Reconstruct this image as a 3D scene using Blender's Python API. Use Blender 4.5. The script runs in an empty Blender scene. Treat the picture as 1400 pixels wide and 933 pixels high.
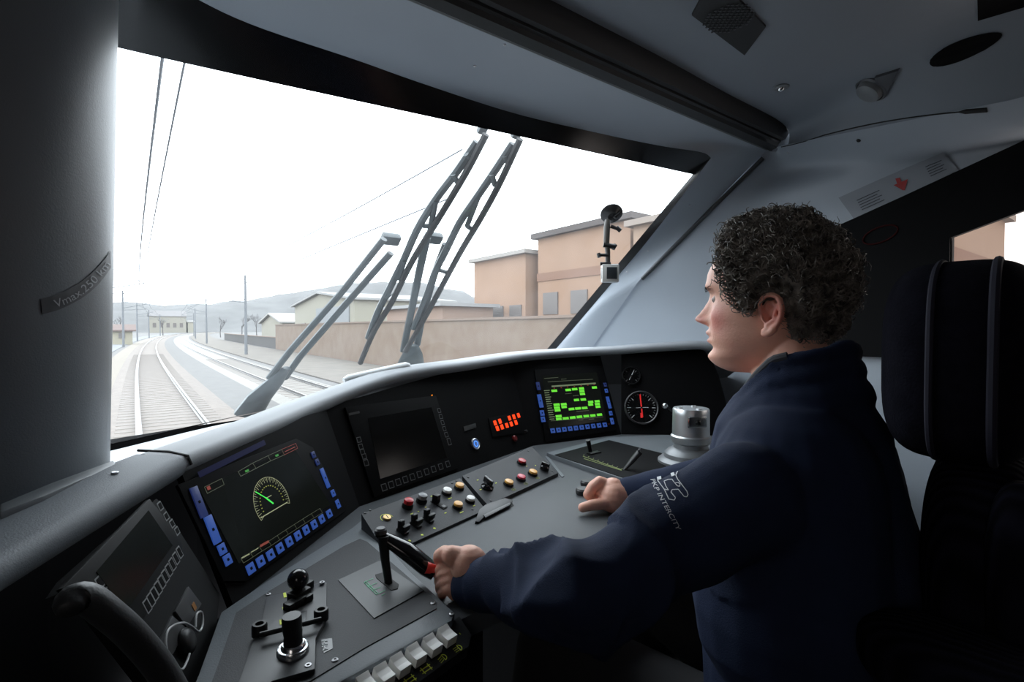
import bpy, bmesh, math, random
from mathutils import Vector, Matrix, noise
from mathutils.bvhtree import BVHTree
random.seed(7)
C = bpy.context.scene
V = Vector
# ------------------------------------------------------------------ camera, light, exposure
CAMZ = 1.2
FPX = 700.0
YAW = math.radians(37.0)
PITCH = math.atan(16.5 / FPX)
SA, CA = math.sin(YAW), math.cos(YAW)
CPOS = V((0, 0, CAMZ))
A0 = V((SA, CA, 0)); RT = V((CA, -SA, 0)); UP0 = V((0, 0, 1))
cam_data = bpy.data.cameras.new('camera')
cam_data.sensor_width = 36.0
cam_data.lens = FPX / 1400.0 * 36.0
cam_data.clip_start = 0.02
cam_data.clip_end = 3000
cam = bpy.data.objects.new('camera', cam_data)
cam.location = CPOS
cam.rotation_euler = (math.radians(90) - PITCH, 0, -YAW)
C.collection.objects.link(cam)
C.camera = cam
CF = A0 * math.cos(PITCH) - UP0 * math.sin(PITCH)
CU = UP0 * math.cos(PITCH) + A0 * math.sin(PITCH)

world = bpy.data.worlds.new('overcast_sky'); C.world = world
world.use_nodes = True
wn = world.node_tree.nodes; wl = world.node_tree.links
wbg = wn['Background']
tc = wn.new('ShaderNodeTexCoord'); sx = wn.new('ShaderNodeSeparateXYZ'); cr = wn.new('ShaderNodeValToRGB')
wl.new(tc.outputs['Generated'], sx.inputs[0]); wl.new(sx.outputs['Z'], cr.inputs[0]); wl.new(cr.outputs[0], wbg.inputs[0])
cr.color_ramp.elements[0].position = 0.0; cr.color_ramp.elements[0].color = (0.66, 0.70, 0.75, 1)
cr.color_ramp.elements[1].position = 0.35; cr.color_ramp.elements[1].color = (0.86, 0.93, 1.0, 1)
wbg.inputs[1].default_value = 5.8
C.view_settings.view_transform = 'Standard'
C.view_settings.look = 'None'
C.view_settings.gamma = 1.0
C.view_settings.exposure = 0.0
C.view_settings.use_curve_mapping = False
cy = C.cycles
cy.max_bounces = 10; cy.diffuse_bounces = 7; cy.glossy_bounces = 3; cy.transparent_max_bounces = 16
cy.use_denoising = True
try: cy.denoiser = 'OPENIMAGEDENOISE'
except Exception: pass
cy.sample_clamp_indirect = 4.0
# ------------------------------------------------------------------ pixel -> place helpers
def ray(px, py):
    return (CF + RT * ((px - 700) / FPX) + CU * ((466.5 - py) / FPX))
def W(px, py, d):
    r = ray(px, py); return CPOS + r * (d / r.dot(A0))
def hz(px, py, z):
    r = ray(px, py); return CPOS + r * ((z - CAMZ) / r.z)
def hx(px, py, x):
    r = ray(px, py); return CPOS + r * (x / r.x)
def hy(px, py, y):
    r = ray(px, py); return CPOS + r * (y / r.y)
def hb(px, py, bvh, off=0.0):
    r = ray(px, py).normalized(); h, n, i, d = bvh.ray_cast(CPOS, r)
    if h is None: return None, None
    if n.dot(r) > 0: n = -n
    return h + n * off, n
class Fr:
    """a flat frame: origin o, axes u (right), v (up on the face), n (out of the face)"""
    def __init__(s, o, u, v):
        s.o = V(o); s.u = V(u).normalized(); s.n = s.u.cross(V(v)).normalized(); s.v = s.n.cross(s.u).normalized()
        s.M = Matrix((( s.u.x, s.v.x, s.n.x, s.o.x), (s.u.y, s.v.y, s.n.y, s.o.y), (s.u.z, s.v.z, s.n.z, s.o.z), (0, 0, 0, 1)))
    def hit(s, px, py, off=0.0):
        r = ray(px, py); o = s.o + s.n * off
        return CPOS + r * ((o - CPOS).dot(s.n) / r.dot(s.n))
    def uv(s, px, py):
        p = s.hit(px, py) - s.o; return p.dot(s.u), p.dot(s.v)
    def at(s, u, v, n=0.0):
        return s.o + s.u * u + s.v * v + s.n * n
    def mat(s, u, v, n=0.0, ang=0.0):
        return Matrix.Translation(s.at(u, v, n)) @ s.M.to_3x3().to_4x4() @ Matrix.Rotation(ang, 4, 'Z')
# ------------------------------------------------------------------ mesh builder
class MB:
    def __init__(s): s.bm = bmesh.new()
    def add(s, vs, fs):
        b = [s.bm.verts.new(v) for v in vs]
        for f in fs:
            try: s.bm.faces.new([b[i] for i in f])
            except ValueError: pass
        return s
    def box(s, M, sx, sy, sz, bev=0.0):
        """box centred in x,y; standing from local z=0 to sz"""
        t = bmesh.new(); bmesh.ops.create_cube(t, size=1)
        for v in t.verts: v.co = V((v.co.x * sx, v.co.y * sy, (v.co.z + .5) * sz))
        if bev > 0: bmesh.ops.bevel(t, geom=t.edges[:], offset=bev, segments=2, affect='EDGES', profile=.6)
        bmesh.ops.transform(t, matrix=M, verts=t.verts)
        s.merge(t); return s
    def merge(s, t):
        me = bpy.data.meshes.new('tmp'); t.to_mesh(me); t.free(); s.bm.from_mesh(me); bpy.data.meshes.remove(me)
    def lathe(s, M, prof, n=24):
        """prof: list of (r, z)"""
        vs, fs = [], []
        for r, z in prof:
            for k in range(n):
                a = 2 * math.pi * k / n; vs.append(M @ V((r * math.cos(a), r * math.sin(a), z)))
        for i in range(len(prof) - 1):
            for k in range(n):
                a, b = i * n + k, i * n + (k + 1) % n
                fs.append((a, b, b + n, a + n))
        fs.append(tuple(range(n - 1, -1, -1))); m = (len(prof) - 1) * n; fs.append(tuple(range(m, m + n)))
        return s.add(vs, fs)
    def prism(s, pts, off, bev=0.0):
        """closed polygon pts extruded by vector off"""
        t = bmesh.new(); n = len(pts)
        a = [t.verts.new(p) for p in pts]; b = [t.verts.new(V(p) + V(off)) for p in pts]
        t.faces.new(a); t.faces.new(b[::-1])
        for i in range(n): t.faces.new((a[i], b[i], b[(i + 1) % n], a[(i + 1) % n]))
        bmesh.ops.recalc_face_normals(t, faces=t.faces)
        if bev > 0: bmesh.ops.bevel(t, geom=t.edges[:], offset=bev, segments=2, affect='EDGES', profile=.6)
        s.merge(t); return s
    def tube(s, pts, r, n=8, flat=1.0, upv=None, cap=True):
        """tube along pts, r a number or a list; flat scales the second axis"""
        pts = [V(p) for p in pts]; m = len(pts)
        rs = r if isinstance(r, (list, tuple)) else [r] * m
        vs, fs = [], []; prev = None
        for i, p in enumerate(pts):
            d = (pts[min(i + 1, m - 1)] - pts[max(i - 1, 0)]).normalized()
            if prev is None:
                h = upv if upv is not None else (V((0, 0, 1)) if abs(d.z) < .9 else V((1, 0, 0)))
                x = d.cross(h).normalized()
            else: x = (prev - d * prev.dot(d)).normalized()
            prev = x; y = d.cross(x).normalized()
            for k in range(n):
                a = 2 * math.pi * k / n
                vs.append(p + x * (rs[i] * math.cos(a)) + y * (rs[i] * flat * math.sin(a)))
        for i in range(m - 1):
            for k in range(n):
                a, b = i * n + k, i * n + (k + 1) % n
                fs.append((a, b, b + n, a + n))
        if cap: fs.append(tuple(range(n - 1, -1, -1))); q = (m - 1) * n; fs.append(tuple(range(q, q + n)))
        return s.add(vs, fs)
    def grid(s, rows, thick=None):
        """rows of points -> surface; thick = vector or function(point) for a back shell"""
        nr, nc = len(rows), len(rows[0]); vs = [V(p) for r in rows for p in r]; fs = []
        for i in range(nr - 1):
            for j in range(nc - 1): fs.append((i * nc + j, i * nc + j + 1, (i + 1) * nc + j + 1, (i + 1) * nc + j))
        if thick is not None:
            N = len(vs); vs += [v + V(thick) for v in vs]; fs += [tuple(N + k for k in f[::-1]) for f in fs]
            ring = [(i, 0) for i in range(nr)] + [(nr - 1, j) for j in range(1, nc)] + [(i, nc - 1) for i in range(nr - 2, -1, -1)] + [(0, j) for j in range(nc - 2, 0, -1)]
            ids = [i * nc + j for i, j in ring]
            for k in range(len(ids)):
                a, b = ids[k], ids[(k + 1) % len(ids)]; fs.append((a, b, b + N, a + N))
        return s.add(vs, fs)
    def sphere(s, M, r, u=20, v=12, sc=(1, 1, 1)):
        t = bmesh.new(); bmesh.ops.create_uvsphere(t, u_segments=u, v_segments=v, radius=r)
        bmesh.ops.transform(t, matrix=M @ Matrix.Diagonal((*sc, 1)), verts=t.verts); s.merge(t); return s
    def capsule(s, a, b, ra, rb, n=14):
        a, b = V(a), V(b)
        s.sphere(Matrix.Translation(a), ra, n, 8); s.sphere(Matrix.Translation(b), rb, n, 8)
        if (b - a).length > 1e-5: s.tube([a, b], [ra, rb], n)
        return s
    def bvh(s):
        bmesh.ops.triangulate(s.bm, faces=s.bm.faces); return BVHTree.FromBMesh(s.bm)
    def build(s, name, mat, parent=None, smooth=35, fixn=True):
        bm = s.bm
        if fixn: bmesh.ops.recalc_face_normals(bm, faces=bm.faces)
        me = bpy.data.meshes.new(name); bm.to_mesh(me); bm.free()
        return link(name, me, mat, parent, smooth)
def worldloc(o):
    p = V((0, 0, 0))
    while o is not None: p += o.location; o = o.parent
    return p
def link(name, me, mat, parent=None, smooth=35):
    o = bpy.data.objects.new(name, me); C.collection.objects.link(o)
    if mat: me.materials.append(mat)
    if parent is not None:
        me.transform(Matrix.Translation(-worldloc(parent))); o.parent = parent
    else:
        if len(me.vertices):
            xs = [v.co for v in me.vertices]
            org = V(((min(v.x for v in xs) + max(v.x for v in xs)) / 2, (min(v.y for v in xs) + max(v.y for v in xs)) / 2, min(v.z for v in xs)))
            me.transform(Matrix.Translation(-org)); o.location = org
    if smooth:
        for p in me.polygons: p.use_smooth = True
        try: me.set_sharp_from_angle(angle=math.radians(smooth))
        except Exception: pass
    return o
def tag(o, label=None, cat=None, group=None, kind=None):
    if label: o['label'] = label
    if cat: o['category'] = cat
    if group: o['group'] = group
    if kind: o['kind'] = kind
    return o
def empty(name, loc, label, cat, group=None, kind=None):
    o = bpy.data.objects.new(name, None); o.location = V(loc); o.empty_display_size = .05
    C.collection.objects.link(o); return tag(o, label, cat, group, kind)
def copy_tree(o, parent=None):
    c = o.copy(); C.collection.objects.link(c)
    if parent: c.parent = parent
    for ch in [x for x in bpy.data.objects if x.parent == o]: copy_tree(ch, c)
    return c
def lerp(a, b, t): return V(a).lerp(V(b), t)
def cat(pts, n):
    """catmull-rom through pts, n samples in all"""
    pts = [V(p) for p in pts]; m = len(pts); out = []
    for k in range(n):
        t = k / (n - 1) * (m - 1); i = min(int(t), m - 2); f = t - i
        p0, p1, p2, p3 = pts[max(i - 1, 0)], pts[i], pts[i + 1], pts[min(i + 2, m - 1)]
        out.append(.5 * ((2 * p1) + (p2 - p0) * f + (2 * p0 - 5 * p1 + 4 * p2 - p3) * f * f + (3 * p1 - p0 - 3 * p2 + p3) * f ** 3))
    return out
def arc(pts, n):
    """the smooth curve through pts, resampled by length"""
    q = cat(pts, 200); L = [0]
    for a, b in zip(q, q[1:]): L.append(L[-1] + (b - a).length)
    out = []; j = 0
    for k in range(n):
        t = L[-1] * k / (n - 1)
        while j < 198 and L[j + 1] < t: j += 1
        out.append(q[j].lerp(q[j + 1], (t - L[j]) / max(1e-9, L[j + 1] - L[j])))
    return out
def interp(tab, x):
    if x <= tab[0][0]: return tab[0][1]
    for (a, p), (b, q) in zip(tab, tab[1:]):
        if x <= b:
            t = (x - a) / (b - a); return p + (q - p) * t
    return tab[-1][1]
def sinterp(tab, x):
    """smooth (catmull) table lookup"""
    n = len(tab)
    if x <= tab[0][0]: return tab[0][1]
    if x >= tab[-1][0]: return tab[-1][1]
    for i in range(n - 1):
        if tab[i][0] <= x <= tab[i + 1][0]: break
    h = tab[i + 1][0] - tab[i][0]; t = (x - tab[i][0]) / h
    def sl(k):
        a, b = max(k - 1, 0), min(k + 1, n - 1); return (tab[b][1] - tab[a][1]) / (tab[b][0] - tab[a][0])
    m0, m1 = sl(i) * h, sl(i + 1) * h
    return (2*t**3-3*t*t+1)*tab[i][1] + (t**3-2*t*t+t)*m0 + (-2*t**3+3*t*t)*tab[i+1][1] + (t**3-t*t)*m1
def remeshed(mb, voxel, smooth=2, fac=.5):
    """voxel-union of everything in the builder -> a plain mesh"""
    me = bpy.data.meshes.new('tmp'); bmesh.ops.recalc_face_normals(mb.bm, faces=mb.bm.faces); mb.bm.to_mesh(me); mb.bm.free()
    o = bpy.data.objects.new('tmp', me); C.collection.objects.link(o)
    m = o.modifiers.new('r', 'REMESH'); m.mode = 'VOXEL'; m.voxel_size = voxel
    if smooth:
        q = o.modifiers.new('s', 'SMOOTH'); q.iterations = smooth; q.factor = fac
    dg = bpy.context.evaluated_depsgraph_get(); dg.update()
    out = bpy.data.meshes.new_from_object(o.evaluated_get(dg))
    bpy.data.objects.remove(o); bpy.data.meshes.remove(me)
    return out
# ------------------------------------------------------------------ materials
def S(r, g, b):
    """sRGB 0-255 -> linear"""
    return tuple(((c / 255) / 12.92 if c / 255 <= .04045 else (((c / 255) + .055) / 1.055) ** 2.4) for c in (r, g, b))
def SO(r, g, b):
    """outdoor surfaces"""
    return tuple(c * .285 for c in S(r, g, b))
MATS = {}
def mat(name, col, rough=.5, metal=0.0, emit=None, estr=1.0, bump=0.0, bscale=200.0, var=0.0, vscale=8.0, spec=.5, col2=None, sheen=0):
    m = bpy.data.materials.new(name); m.use_nodes = True; nt = m.node_tree; b = nt.nodes['Principled BSDF']
    b.inputs['Base Color'].default_value = (*col, 1); b.inputs['Roughness'].default_value = rough
    b.inputs['Metallic'].default_value = metal; b.inputs['Specular IOR Level'].default_value = spec
    if sheen: b.inputs['Sheen Weight'].default_value = sheen
    if emit: b.inputs['Emission Color'].default_value = (*emit, 1); b.inputs['Emission Strength'].default_value = estr
    t = nt.nodes.new('ShaderNodeTexCoord')
    if var or col2:
        nz = nt.nodes.new('ShaderNodeTexNoise'); nz.inputs['Scale'].default_value = vscale; nz.inputs['Detail'].default_value = 6
        nt.links.new(t.outputs['Object'], nz.inputs['Vector'])
        r = nt.nodes.new('ShaderNodeValToRGB'); c2 = col2 if col2 else tuple(c * (1 + var) for c in col); c1 = col if col2 else tuple(c * (1 - var) for c in col)
        r.color_ramp.elements[0].position = .35; r.color_ramp.elements[1].position = .65
        r.color_ramp.elements[0].color = (*c1, 1); r.color_ramp.elements[1].color = (*c2, 1)
        nt.links.new(nz.outputs['Fac'], r.inputs[0]); nt.links.new(r.outputs[0], b.inputs['Base Color'])
    if bump:
        n2 = nt.nodes.new('ShaderNodeTexNoise'); n2.inputs['Scale'].default_value = bscale; n2.inputs['Detail'].default_value = 3
        nt.links.new(t.outputs['Object'], n2.inputs['Vector'])
        bp = nt.nodes.new('ShaderNodeBump'); bp.inputs['Strength'].default_value = bump; bp.inputs['Distance'].default_value = .002
        nt.links.new(n2.outputs['Fac'], bp.inputs['Height']); nt.links.new(bp.outputs[0], b.inputs['Normal'])
    MATS[name] = m; return m
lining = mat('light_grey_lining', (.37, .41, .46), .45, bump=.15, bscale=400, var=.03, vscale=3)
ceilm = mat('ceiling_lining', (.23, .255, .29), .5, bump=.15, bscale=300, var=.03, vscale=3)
hoodm = mat('grey_hood_plastic', (.215, .228, .245), .55, bump=.25, bscale=500, var=.02)
deskm = mat('desk_grey', (.078, .085, .092), .5, spec=.3, bump=.25, bscale=600, var=.04)
rimm = mat('desk_rim_grey', (.13, .145, .158), .45, spec=.35, bump=.2, bscale=500)
platem = mat('anthracite_plate', (.030, .032, .036), .5, spec=.22, bump=.2, bscale=700, var=.05)
panelm = mat('black_panel', (.004, .004, .0045), .65, bump=.1, bscale=500, spec=.08)
blackm = mat('black_plastic', (.008, .008, .009), .4, spec=.35)
blackgl = mat('black_gloss', (.01, .01, .011), .15)
darkm = mat('dark_recess', (.004, .004, .004), .7)
darkgrey = mat('dark_grey_plastic', (.028, .028, .030), .4, bump=.1, bscale=400)
blindm = mat('roller_blind_metal', (.036, .036, .037), .4, .2)
screwm = mat('screw_steel', (.55, .56, .58), .3, .9)
chrome = mat('brushed_chrome', (.75, .77, .78), .22, 1.0)
steel = mat('satin_steel', (.62, .64, .65), .38, .9)
whitep = mat('white_plastic', (.90, .89, .86), .45)
greyp = mat('grey_button', (.22, .23, .24), .35)
redm = mat('red_button', (.48, .010, .018), .3)
redrel = mat('red_release', (.80, .05, .04), .35)
yelm = mat('amber_button', (.80, .42, .09), .3)
brassm = mat('brass_lock', (.60, .42, .18), .35, .5)
ylab = mat('yellow_print', (.72, .82, .07), .6)
glab = mat('green_print', (.12, .55, .28), .6)
wlab = mat('white_print', (.60, .62, .62), .6)
glab2 = mat('grey_print', (.16, .165, .17), .6)
scr = mat('screen_glass', (.006, .007, .006), .15, spec=.12, emit=(.006, .007, .006), estr=.5)
scroff = mat('screen_glass_off', (.006, .006, .006), .15, spec=.25)
keyb = mat('blue_soft_key', (.01, .03, .12), .4, emit=(.035, .10, .42), estr=.55)
keyf = mat('blue_soft_key_dim', (.01, .02, .07), .4, emit=(.014, .026, .12), estr=.6)
gline = mat('lit_green_line', (.02, .3, .02), .5, emit=(.06, .85, .10), estr=.9)
gbar = mat('lit_green_bar', (.1, .4, .02), .5, emit=(.13, .68, .04), estr=.85)
yline = mat('lit_pale_line', (.2, .2, .12), .5, emit=(.30, .32, .18), estr=.8)
dline = mat('lit_dim_line', (.05, .06, .04), .5, emit=(.075, .085, .055), estr=.8)
rline = mat('lit_dim_red', (.1, .02, .01), .5, emit=(.22, .03, .02), estr=.8)
redled = mat('red_led', (.5, .02, .0), .4, emit=(1.0, .06, .01), estr=1.2)
orled = mat('orange_led', (.5, .2, .0), .4, emit=(1.0, .25, .01), estr=1.0)
bluering = mat('blue_led', (.05, .2, .6), .4, emit=(.08, .32, 1.0), estr=1.4)
redneedle = mat('red_needle', (.75, .03, .03), .4, emit=(.5, .02, .02), estr=.5)
seatm = mat('seat_fabric', (.0025, .0025, .006), .95, bump=.5, bscale=300, col2=(.005, .005, .010), vscale=60, spec=.1)
wiperm = mat('wiper_metal', (.045, .058, .064), .45, var=.1)
rubber = mat('rubber', (.02, .02, .021), .6)
fritm = mat('black_frit', (.006, .006, .007), .25)
# glass: clear pane that really reflects a little
def glass(name, tint=(1, 1, 1), film=.012):
    m = bpy.data.materials.new(name); m.use_nodes = True; nt = m.node_tree; nt.nodes.remove(nt.nodes['Principled BSDF'])
    out = nt.nodes['Material Output']; t = nt.nodes.new('ShaderNodeBsdfTransparent'); t.inputs[0].default_value = (*tint, 1)
    g = nt.nodes.new('ShaderNodeBsdfGlossy'); g.inputs['Roughness'].default_value = .02
    lw = nt.nodes.new('ShaderNodeLayerWeight'); lw.inputs[0].default_value = .5
    pw = nt.nodes.new('ShaderNodeMath'); pw.operation = 'POWER'; pw.inputs[1].default_value = 5; nt.links.new(lw.outputs['Facing'], pw.inputs[0])
    fr = nt.nodes.new('ShaderNodeMath'); fr.operation = 'MULTIPLY_ADD'; fr.inputs[1].default_value = .6; fr.inputs[2].default_value = .03; nt.links.new(pw.outputs[0], fr.inputs[0])
    mx = nt.nodes.new('ShaderNodeMixShader'); nt.links.new(fr.outputs[0], mx.inputs[0]); nt.links.new(t.outputs[0], mx.inputs[1]); nt.links.new(g.outputs[0], mx.inputs[2])
    tr = nt.nodes.new('ShaderNodeBsdfTranslucent'); tr.inputs[0].default_value = (.9, .92, .95, 1)
    nz = nt.nodes.new('ShaderNodeTexNoise'); nz.inputs['Scale'].default_value = 5; tcn = nt.nodes.new('ShaderNodeTexCoord')
    nt.links.new(tcn.outputs['Object'], nz.inputs['Vector'])
    ml = nt.nodes.new('ShaderNodeMath'); ml.operation = 'MULTIPLY'; ml.inputs[1].default_value = film * 2; nt.links.new(nz.outputs['Fac'], ml.inputs[0])
    m2 = nt.nodes.new('ShaderNodeMixShader'); nt.links.new(ml.outputs[0], m2.inputs[0]); nt.links.new(mx.outputs[0], m2.inputs[1]); nt.links.new(tr.outputs[0], m2.inputs[2])
    nt.links.new(m2.outputs[0], out.inputs[0]); return m
windglass = glass('windscreen_glass', (.97, .99, .98), .02)
sideglass = glass('side_glass', (.40, .34, .30), .01)
UPZ = V((0, 0, 1))
# ================================================================== the cab shell
def st(o): return tag(o, kind='structure')
# windscreen surface: t=0 top edge (under the black band), t=1 bottom edge
WT = [(-.75, 1.30, 1.82), (-.3, 1.42, 1.82), (.03, 1.433, 1.82), (.9, 1.328, 1.82), (1.824, 1.216, 1.82)]
WBm = [(-.55, 1.45, .85), (-.35, 1.70, .85), (-.05, 1.95, .85), (.735, 2.47, .85), (1.85, 2.46, .82)]
NW = 40
wt = cat(WT, NW); wb = cat(WBm, NW)
def wpt(i, t, off=0.0):
    p = wt[i].lerp(wb[i], t); return p
rows = [[wpt(i, t / 12) for i in range(NW)] for t in range(13)]
wg = MB().grid(rows); BV_W = wg.bvh(); wso = wg.build('window_1', windglass, smooth=80, fixn=False); st(wso)
# enlarged outer surface, where wipers lie (4 cm outside)
orow = [[wpt(i, t / 12) + V((0, .035, .03)) for i in range(NW)] for t in range(-1, 14)]
_o = MB().grid(orow); BV_WO = _o.bvh(); _o.bm.free()
# black band above the glass
band_px = [(130, -120), (200, -45), (272, 0), (353, 37), (484, 81), (577, 114), (700, 154), (800, 178), (900, 199), (958, 208), (972, 216)]
top = []
for k, (px, py) in enumerate(band_px):
    f = k / (len(band_px) - 1); top.append(hz(px, py, 1.93 - .07 * f))
top = [V((-.9, .9, 1.97)), V((-.4, 1.02, 1.96))] + top
n2 = 60
topc = cat(top, n2)
low = [V((lambda x: 0)(0) or 0 for _ in range(3)) for _ in range(n2)]
def wt_at(x):
    for a, b in zip(wt, wt[1:]):
        if a.x <= x <= b.x: return a.lerp(b, (x - a.x) / (b.x - a.x))
    return wt[-1].copy() if x > wt[-1].x else wt[0].copy()
low = [wt_at(p.x * (1.824 / topc[-1].x if p.x > 0 else 1)) for p in topc]; low[-1] = wt[-1].copy()
st(MB().grid([[l + (p - l) * k / 4 for l, p in zip(low, topc)] for k in range(-0, 5)]).build('trim_1', fritm, smooth=80))
# right edge black frame of the screen and its bottom frame
def strip(name, a, b, m, thick=None, n=14):
    return st(MB().grid([[V(p).lerp(V(q), k / n) for p, q in zip(a, b)] for k in range(n + 1)], thick).build(name, m, smooth=80))
edgeR = [wpt(NW - 1, t / 12) for t in range(13)]
_c = topc[-1] - edgeR[0]
frR = [p + _c.lerp(V((.024, -.028, -.012)), min(1, k / 2.5)) for k, p in enumerate(edgeR)]
strip('trim_2', edgeR, frR, fritm)
botin = [p + V((0, -.05, .012)) for p in wb]
strip('trim_3', wb, botin, fritm)
# front cowl: from band edge up to the roller blind
BL_Y, BL_Z = 1.04, 1.92
cow_in = topc
cow_out = [V((p.x if p.x < 1.8 else p.x + (p.x - 1.8) * 2.2, BL_Y + .004, BL_Z + .004)) for p in topc]
cow_out = []
for k, p in enumerate(topc):
    x = -1.0 + (2.065 + 1.0) * max(0, (p.x + .9)) / (topc[-1].x + .9)
    cow_out.append(V((x, BL_Y, BL_Z)))
rows = []
for k in range(11):
    t = k / 10; rows.append([a.lerp(b, t) + V((0, 0, .012 * math.sin(math.pi * t) * (1 - (i / (n2 - 1)) ** 6))) for i, (a, b) in enumerate(zip(cow_in, cow_out))])
st(MB().grid(rows).build('trim_4', lining, smooth=80))
# right pillar cover + right wall as one loft: windscreen edge -> bar line -> wall
nT = 24
barT, barB = V((2.065, 1.04, 1.92)), V((1.90, 1.54, 1.43))
barline = [barT.lerp(barB, t / (nT - 1) * 1.75) for t in range(nT)]
for i, p in enumerate(barline):
    if p.z < 1.43: p.x = 1.90 + .10 * (1.43 - p.z)
def lin(pts, n):
    m = len(pts); return [V(pts[min(int(k / (n - 1) * (m - 1)), m - 2)]).lerp(V(pts[min(int(k / (n - 1) * (m - 1)), m - 2) + 1]), k / (n - 1) * (m - 1) - min(int(k / (n - 1) * (m - 1)), m - 2)) for k in range(n)]
nT = 25
barline = lin([barline[0], barline[-1]], nT) if False else [barT.lerp(barB, t / (nT - 1) * 1.75) for t in range(nT)]
for p in barline:
    if p.z < 1.43: p.x = 1.90 + .10 * (1.43 - p.z)
e0 = lin(frR, nT)
rows = []
nU = 14
for k in range(nU + 1):
    t = k / nU
    rows.append([a.lerp(b, t) + (V((.6, -.35, 0)) * (-.035 * math.sin(math.pi * t) * min(1, i / 5))) for i, (a, b) in enumerate(zip(e0, barline))])
pil = MB().grid(rows); BV_P = pil.bvh(); st(pil.build('wall_right_pillar', lining, smooth=80)).name = 'trim_5'
# right wall beyond the bar line
def railpt(y):
    k = max(0, min(1, (y - .3) / .68)); return 1.86 + .205 * k, 1.80 + .12 * k
YY = [-1.2, -.9, -.6, -.3, 0, .15, .3, .475, .6, .7, .8, .9, 1.0, 1.04]
def wallsec(y):
    """cross-section points of roof and right wall at station y, from cant rail down"""
    rx, rz = railpt(y)
    return [V((rx, y, rz)), V((rx + .10, y, rz - .07)), V((2.11, y, 1.74)), V((2.15, y, 1.62)), V((2.165, y, 1.45)), V((2.17, y, 1.2)), V((2.17, y, .9)), V((2.17, y, .5)), V((2.17, y, 0))]
ys = [-1.2, -.8, -.4, 0, .2, .4, .6, .8, 1.0]
wrows = [cat(wallsec(y), 26) for y in ys]
bl2 = []
for i in range(26):
    z = wrows[-1][i].z
    t = (1.92 - min(z, 1.92)) / .47
    p = barT.lerp(barB, t) if t <= 1.9 else barT.lerp(barB, 1.9) + V((0, 0, 0))
    x = p.x if z > 1.43 else 1.90 + .10 * (1.43 - z)
    bl2.append(V((x, min(p.y, 2.1), z)))
mid = [a.lerp(b, .5) + V((.035, 0, 0)) for a, b in zip(wrows[-1], bl2)]
allr = wrows + [a.lerp(b, .5) + V((.012, 0, 0)) for a, b in zip(wrows[-1], mid)][0:0] + [mid, bl2]
# side window opening: leave the wall there out and fill it with window_2
SW_Y0, SW_Y1 = -.9, .475
wr = MB().grid(allr); BV_R = wr.bvh(); wr.bm.free()
wr = MB()
rr = []
for a, b in zip(allr, allr[1:]):
    pass
yy = YY[:-1]
rowsY = [cat(wallsec(y), 40) for y in yy] + [cat(mid, 40), cat(bl2, 40)]
vs = [p for r in rowsY for p in r]; fs = []
for i in range(len(rowsY) - 1):
    for j in range(39):
        a = rowsY[i][j]; b = rowsY[i + 1][j + 1]
        cy_, cz_ = (a.y + b.y) / 2, (a.z + b.z) / 2
        if SW_Y0 < cy_ < SW_Y1 and 1.13 < cz_ < 1.585: continue
        fs.append((i * 40 + j, i * 40 + j + 1, (i + 1) * 40 + j + 1, (i + 1) * 40 + j))
rail_top = [r[0].copy() for r in rowsY]
wr.add(vs, fs); BV_R = wr.bvh(); st(wr.build('wall_right', lining, smooth=80))
# black window surround: frame with an opening
sur_o = [(-1.1, 1.10), (.93, 1.10), (.93, 1.565), (.845, 1.578), (.3, 1.742), (-.2, 1.745), (-1.1, 1.745)]
def surx(z): return 2.135 - max(0, z - 1.45) * .13 - max(0, z - 1.62) * .25
def sp(y, z): return V((surx(z), y, z))
s_mb = MB()
ysl = [-1.1, -.7, -.3, 0, .15, .3, .475, .6, .75, .845, .9, .93]
def ztop(y): return 1.742 if y < .3 else 1.742 - (y - .3) * (.172 / .545)
def zbot(y): return 1.10
def wtop(y): return 1.585 if y < .2 else 1.585 - (y - .2) * .33
for a, b in zip(ysl, ysl[1:]):
    def colz(y, lo, hi, n=8): return [sp(y, lo + (hi - lo) * k / n) for k in range(n + 1)]
    if a >= .475 or b <= -.9:
        s_mb.grid([colz(a, zbot(a), ztop(a)), colz(b, zbot(b), ztop(b))], (.02, 0, 0))
    else:
        s_mb.grid([colz(a, wtop(a), ztop(a)), colz(b, wtop(b), ztop(b))], (.02, 0, 0))
        s_mb.grid([colz(a, zbot(a), 1.16), colz(b, zbot(b), 1.16)], (.02, 0, 0))
# reveal toward the glass
s_mb.grid([[sp(.475, 1.16), sp(.475, 1.50)], [sp(.475, 1.16) + V((.05, 0, 0)), sp(.475, 1.50) + V((.05, 0, 0))]], (0, .004, 0))
bvs = s_mb.bvh(); BV_S = bvs
st(s_mb.build('trim_6', panelm, smooth=30))
st(MB().grid([[V((2.172, SW_Y0 - .05, 1.12)), V((2.172, SW_Y0 - .05, 1.60))], [V((2.172, SW_Y1 + .03, 1.12)), V((2.172, SW_Y1 + .03, 1.60))]]).build('window_2', sideglass, smooth=0))
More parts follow.
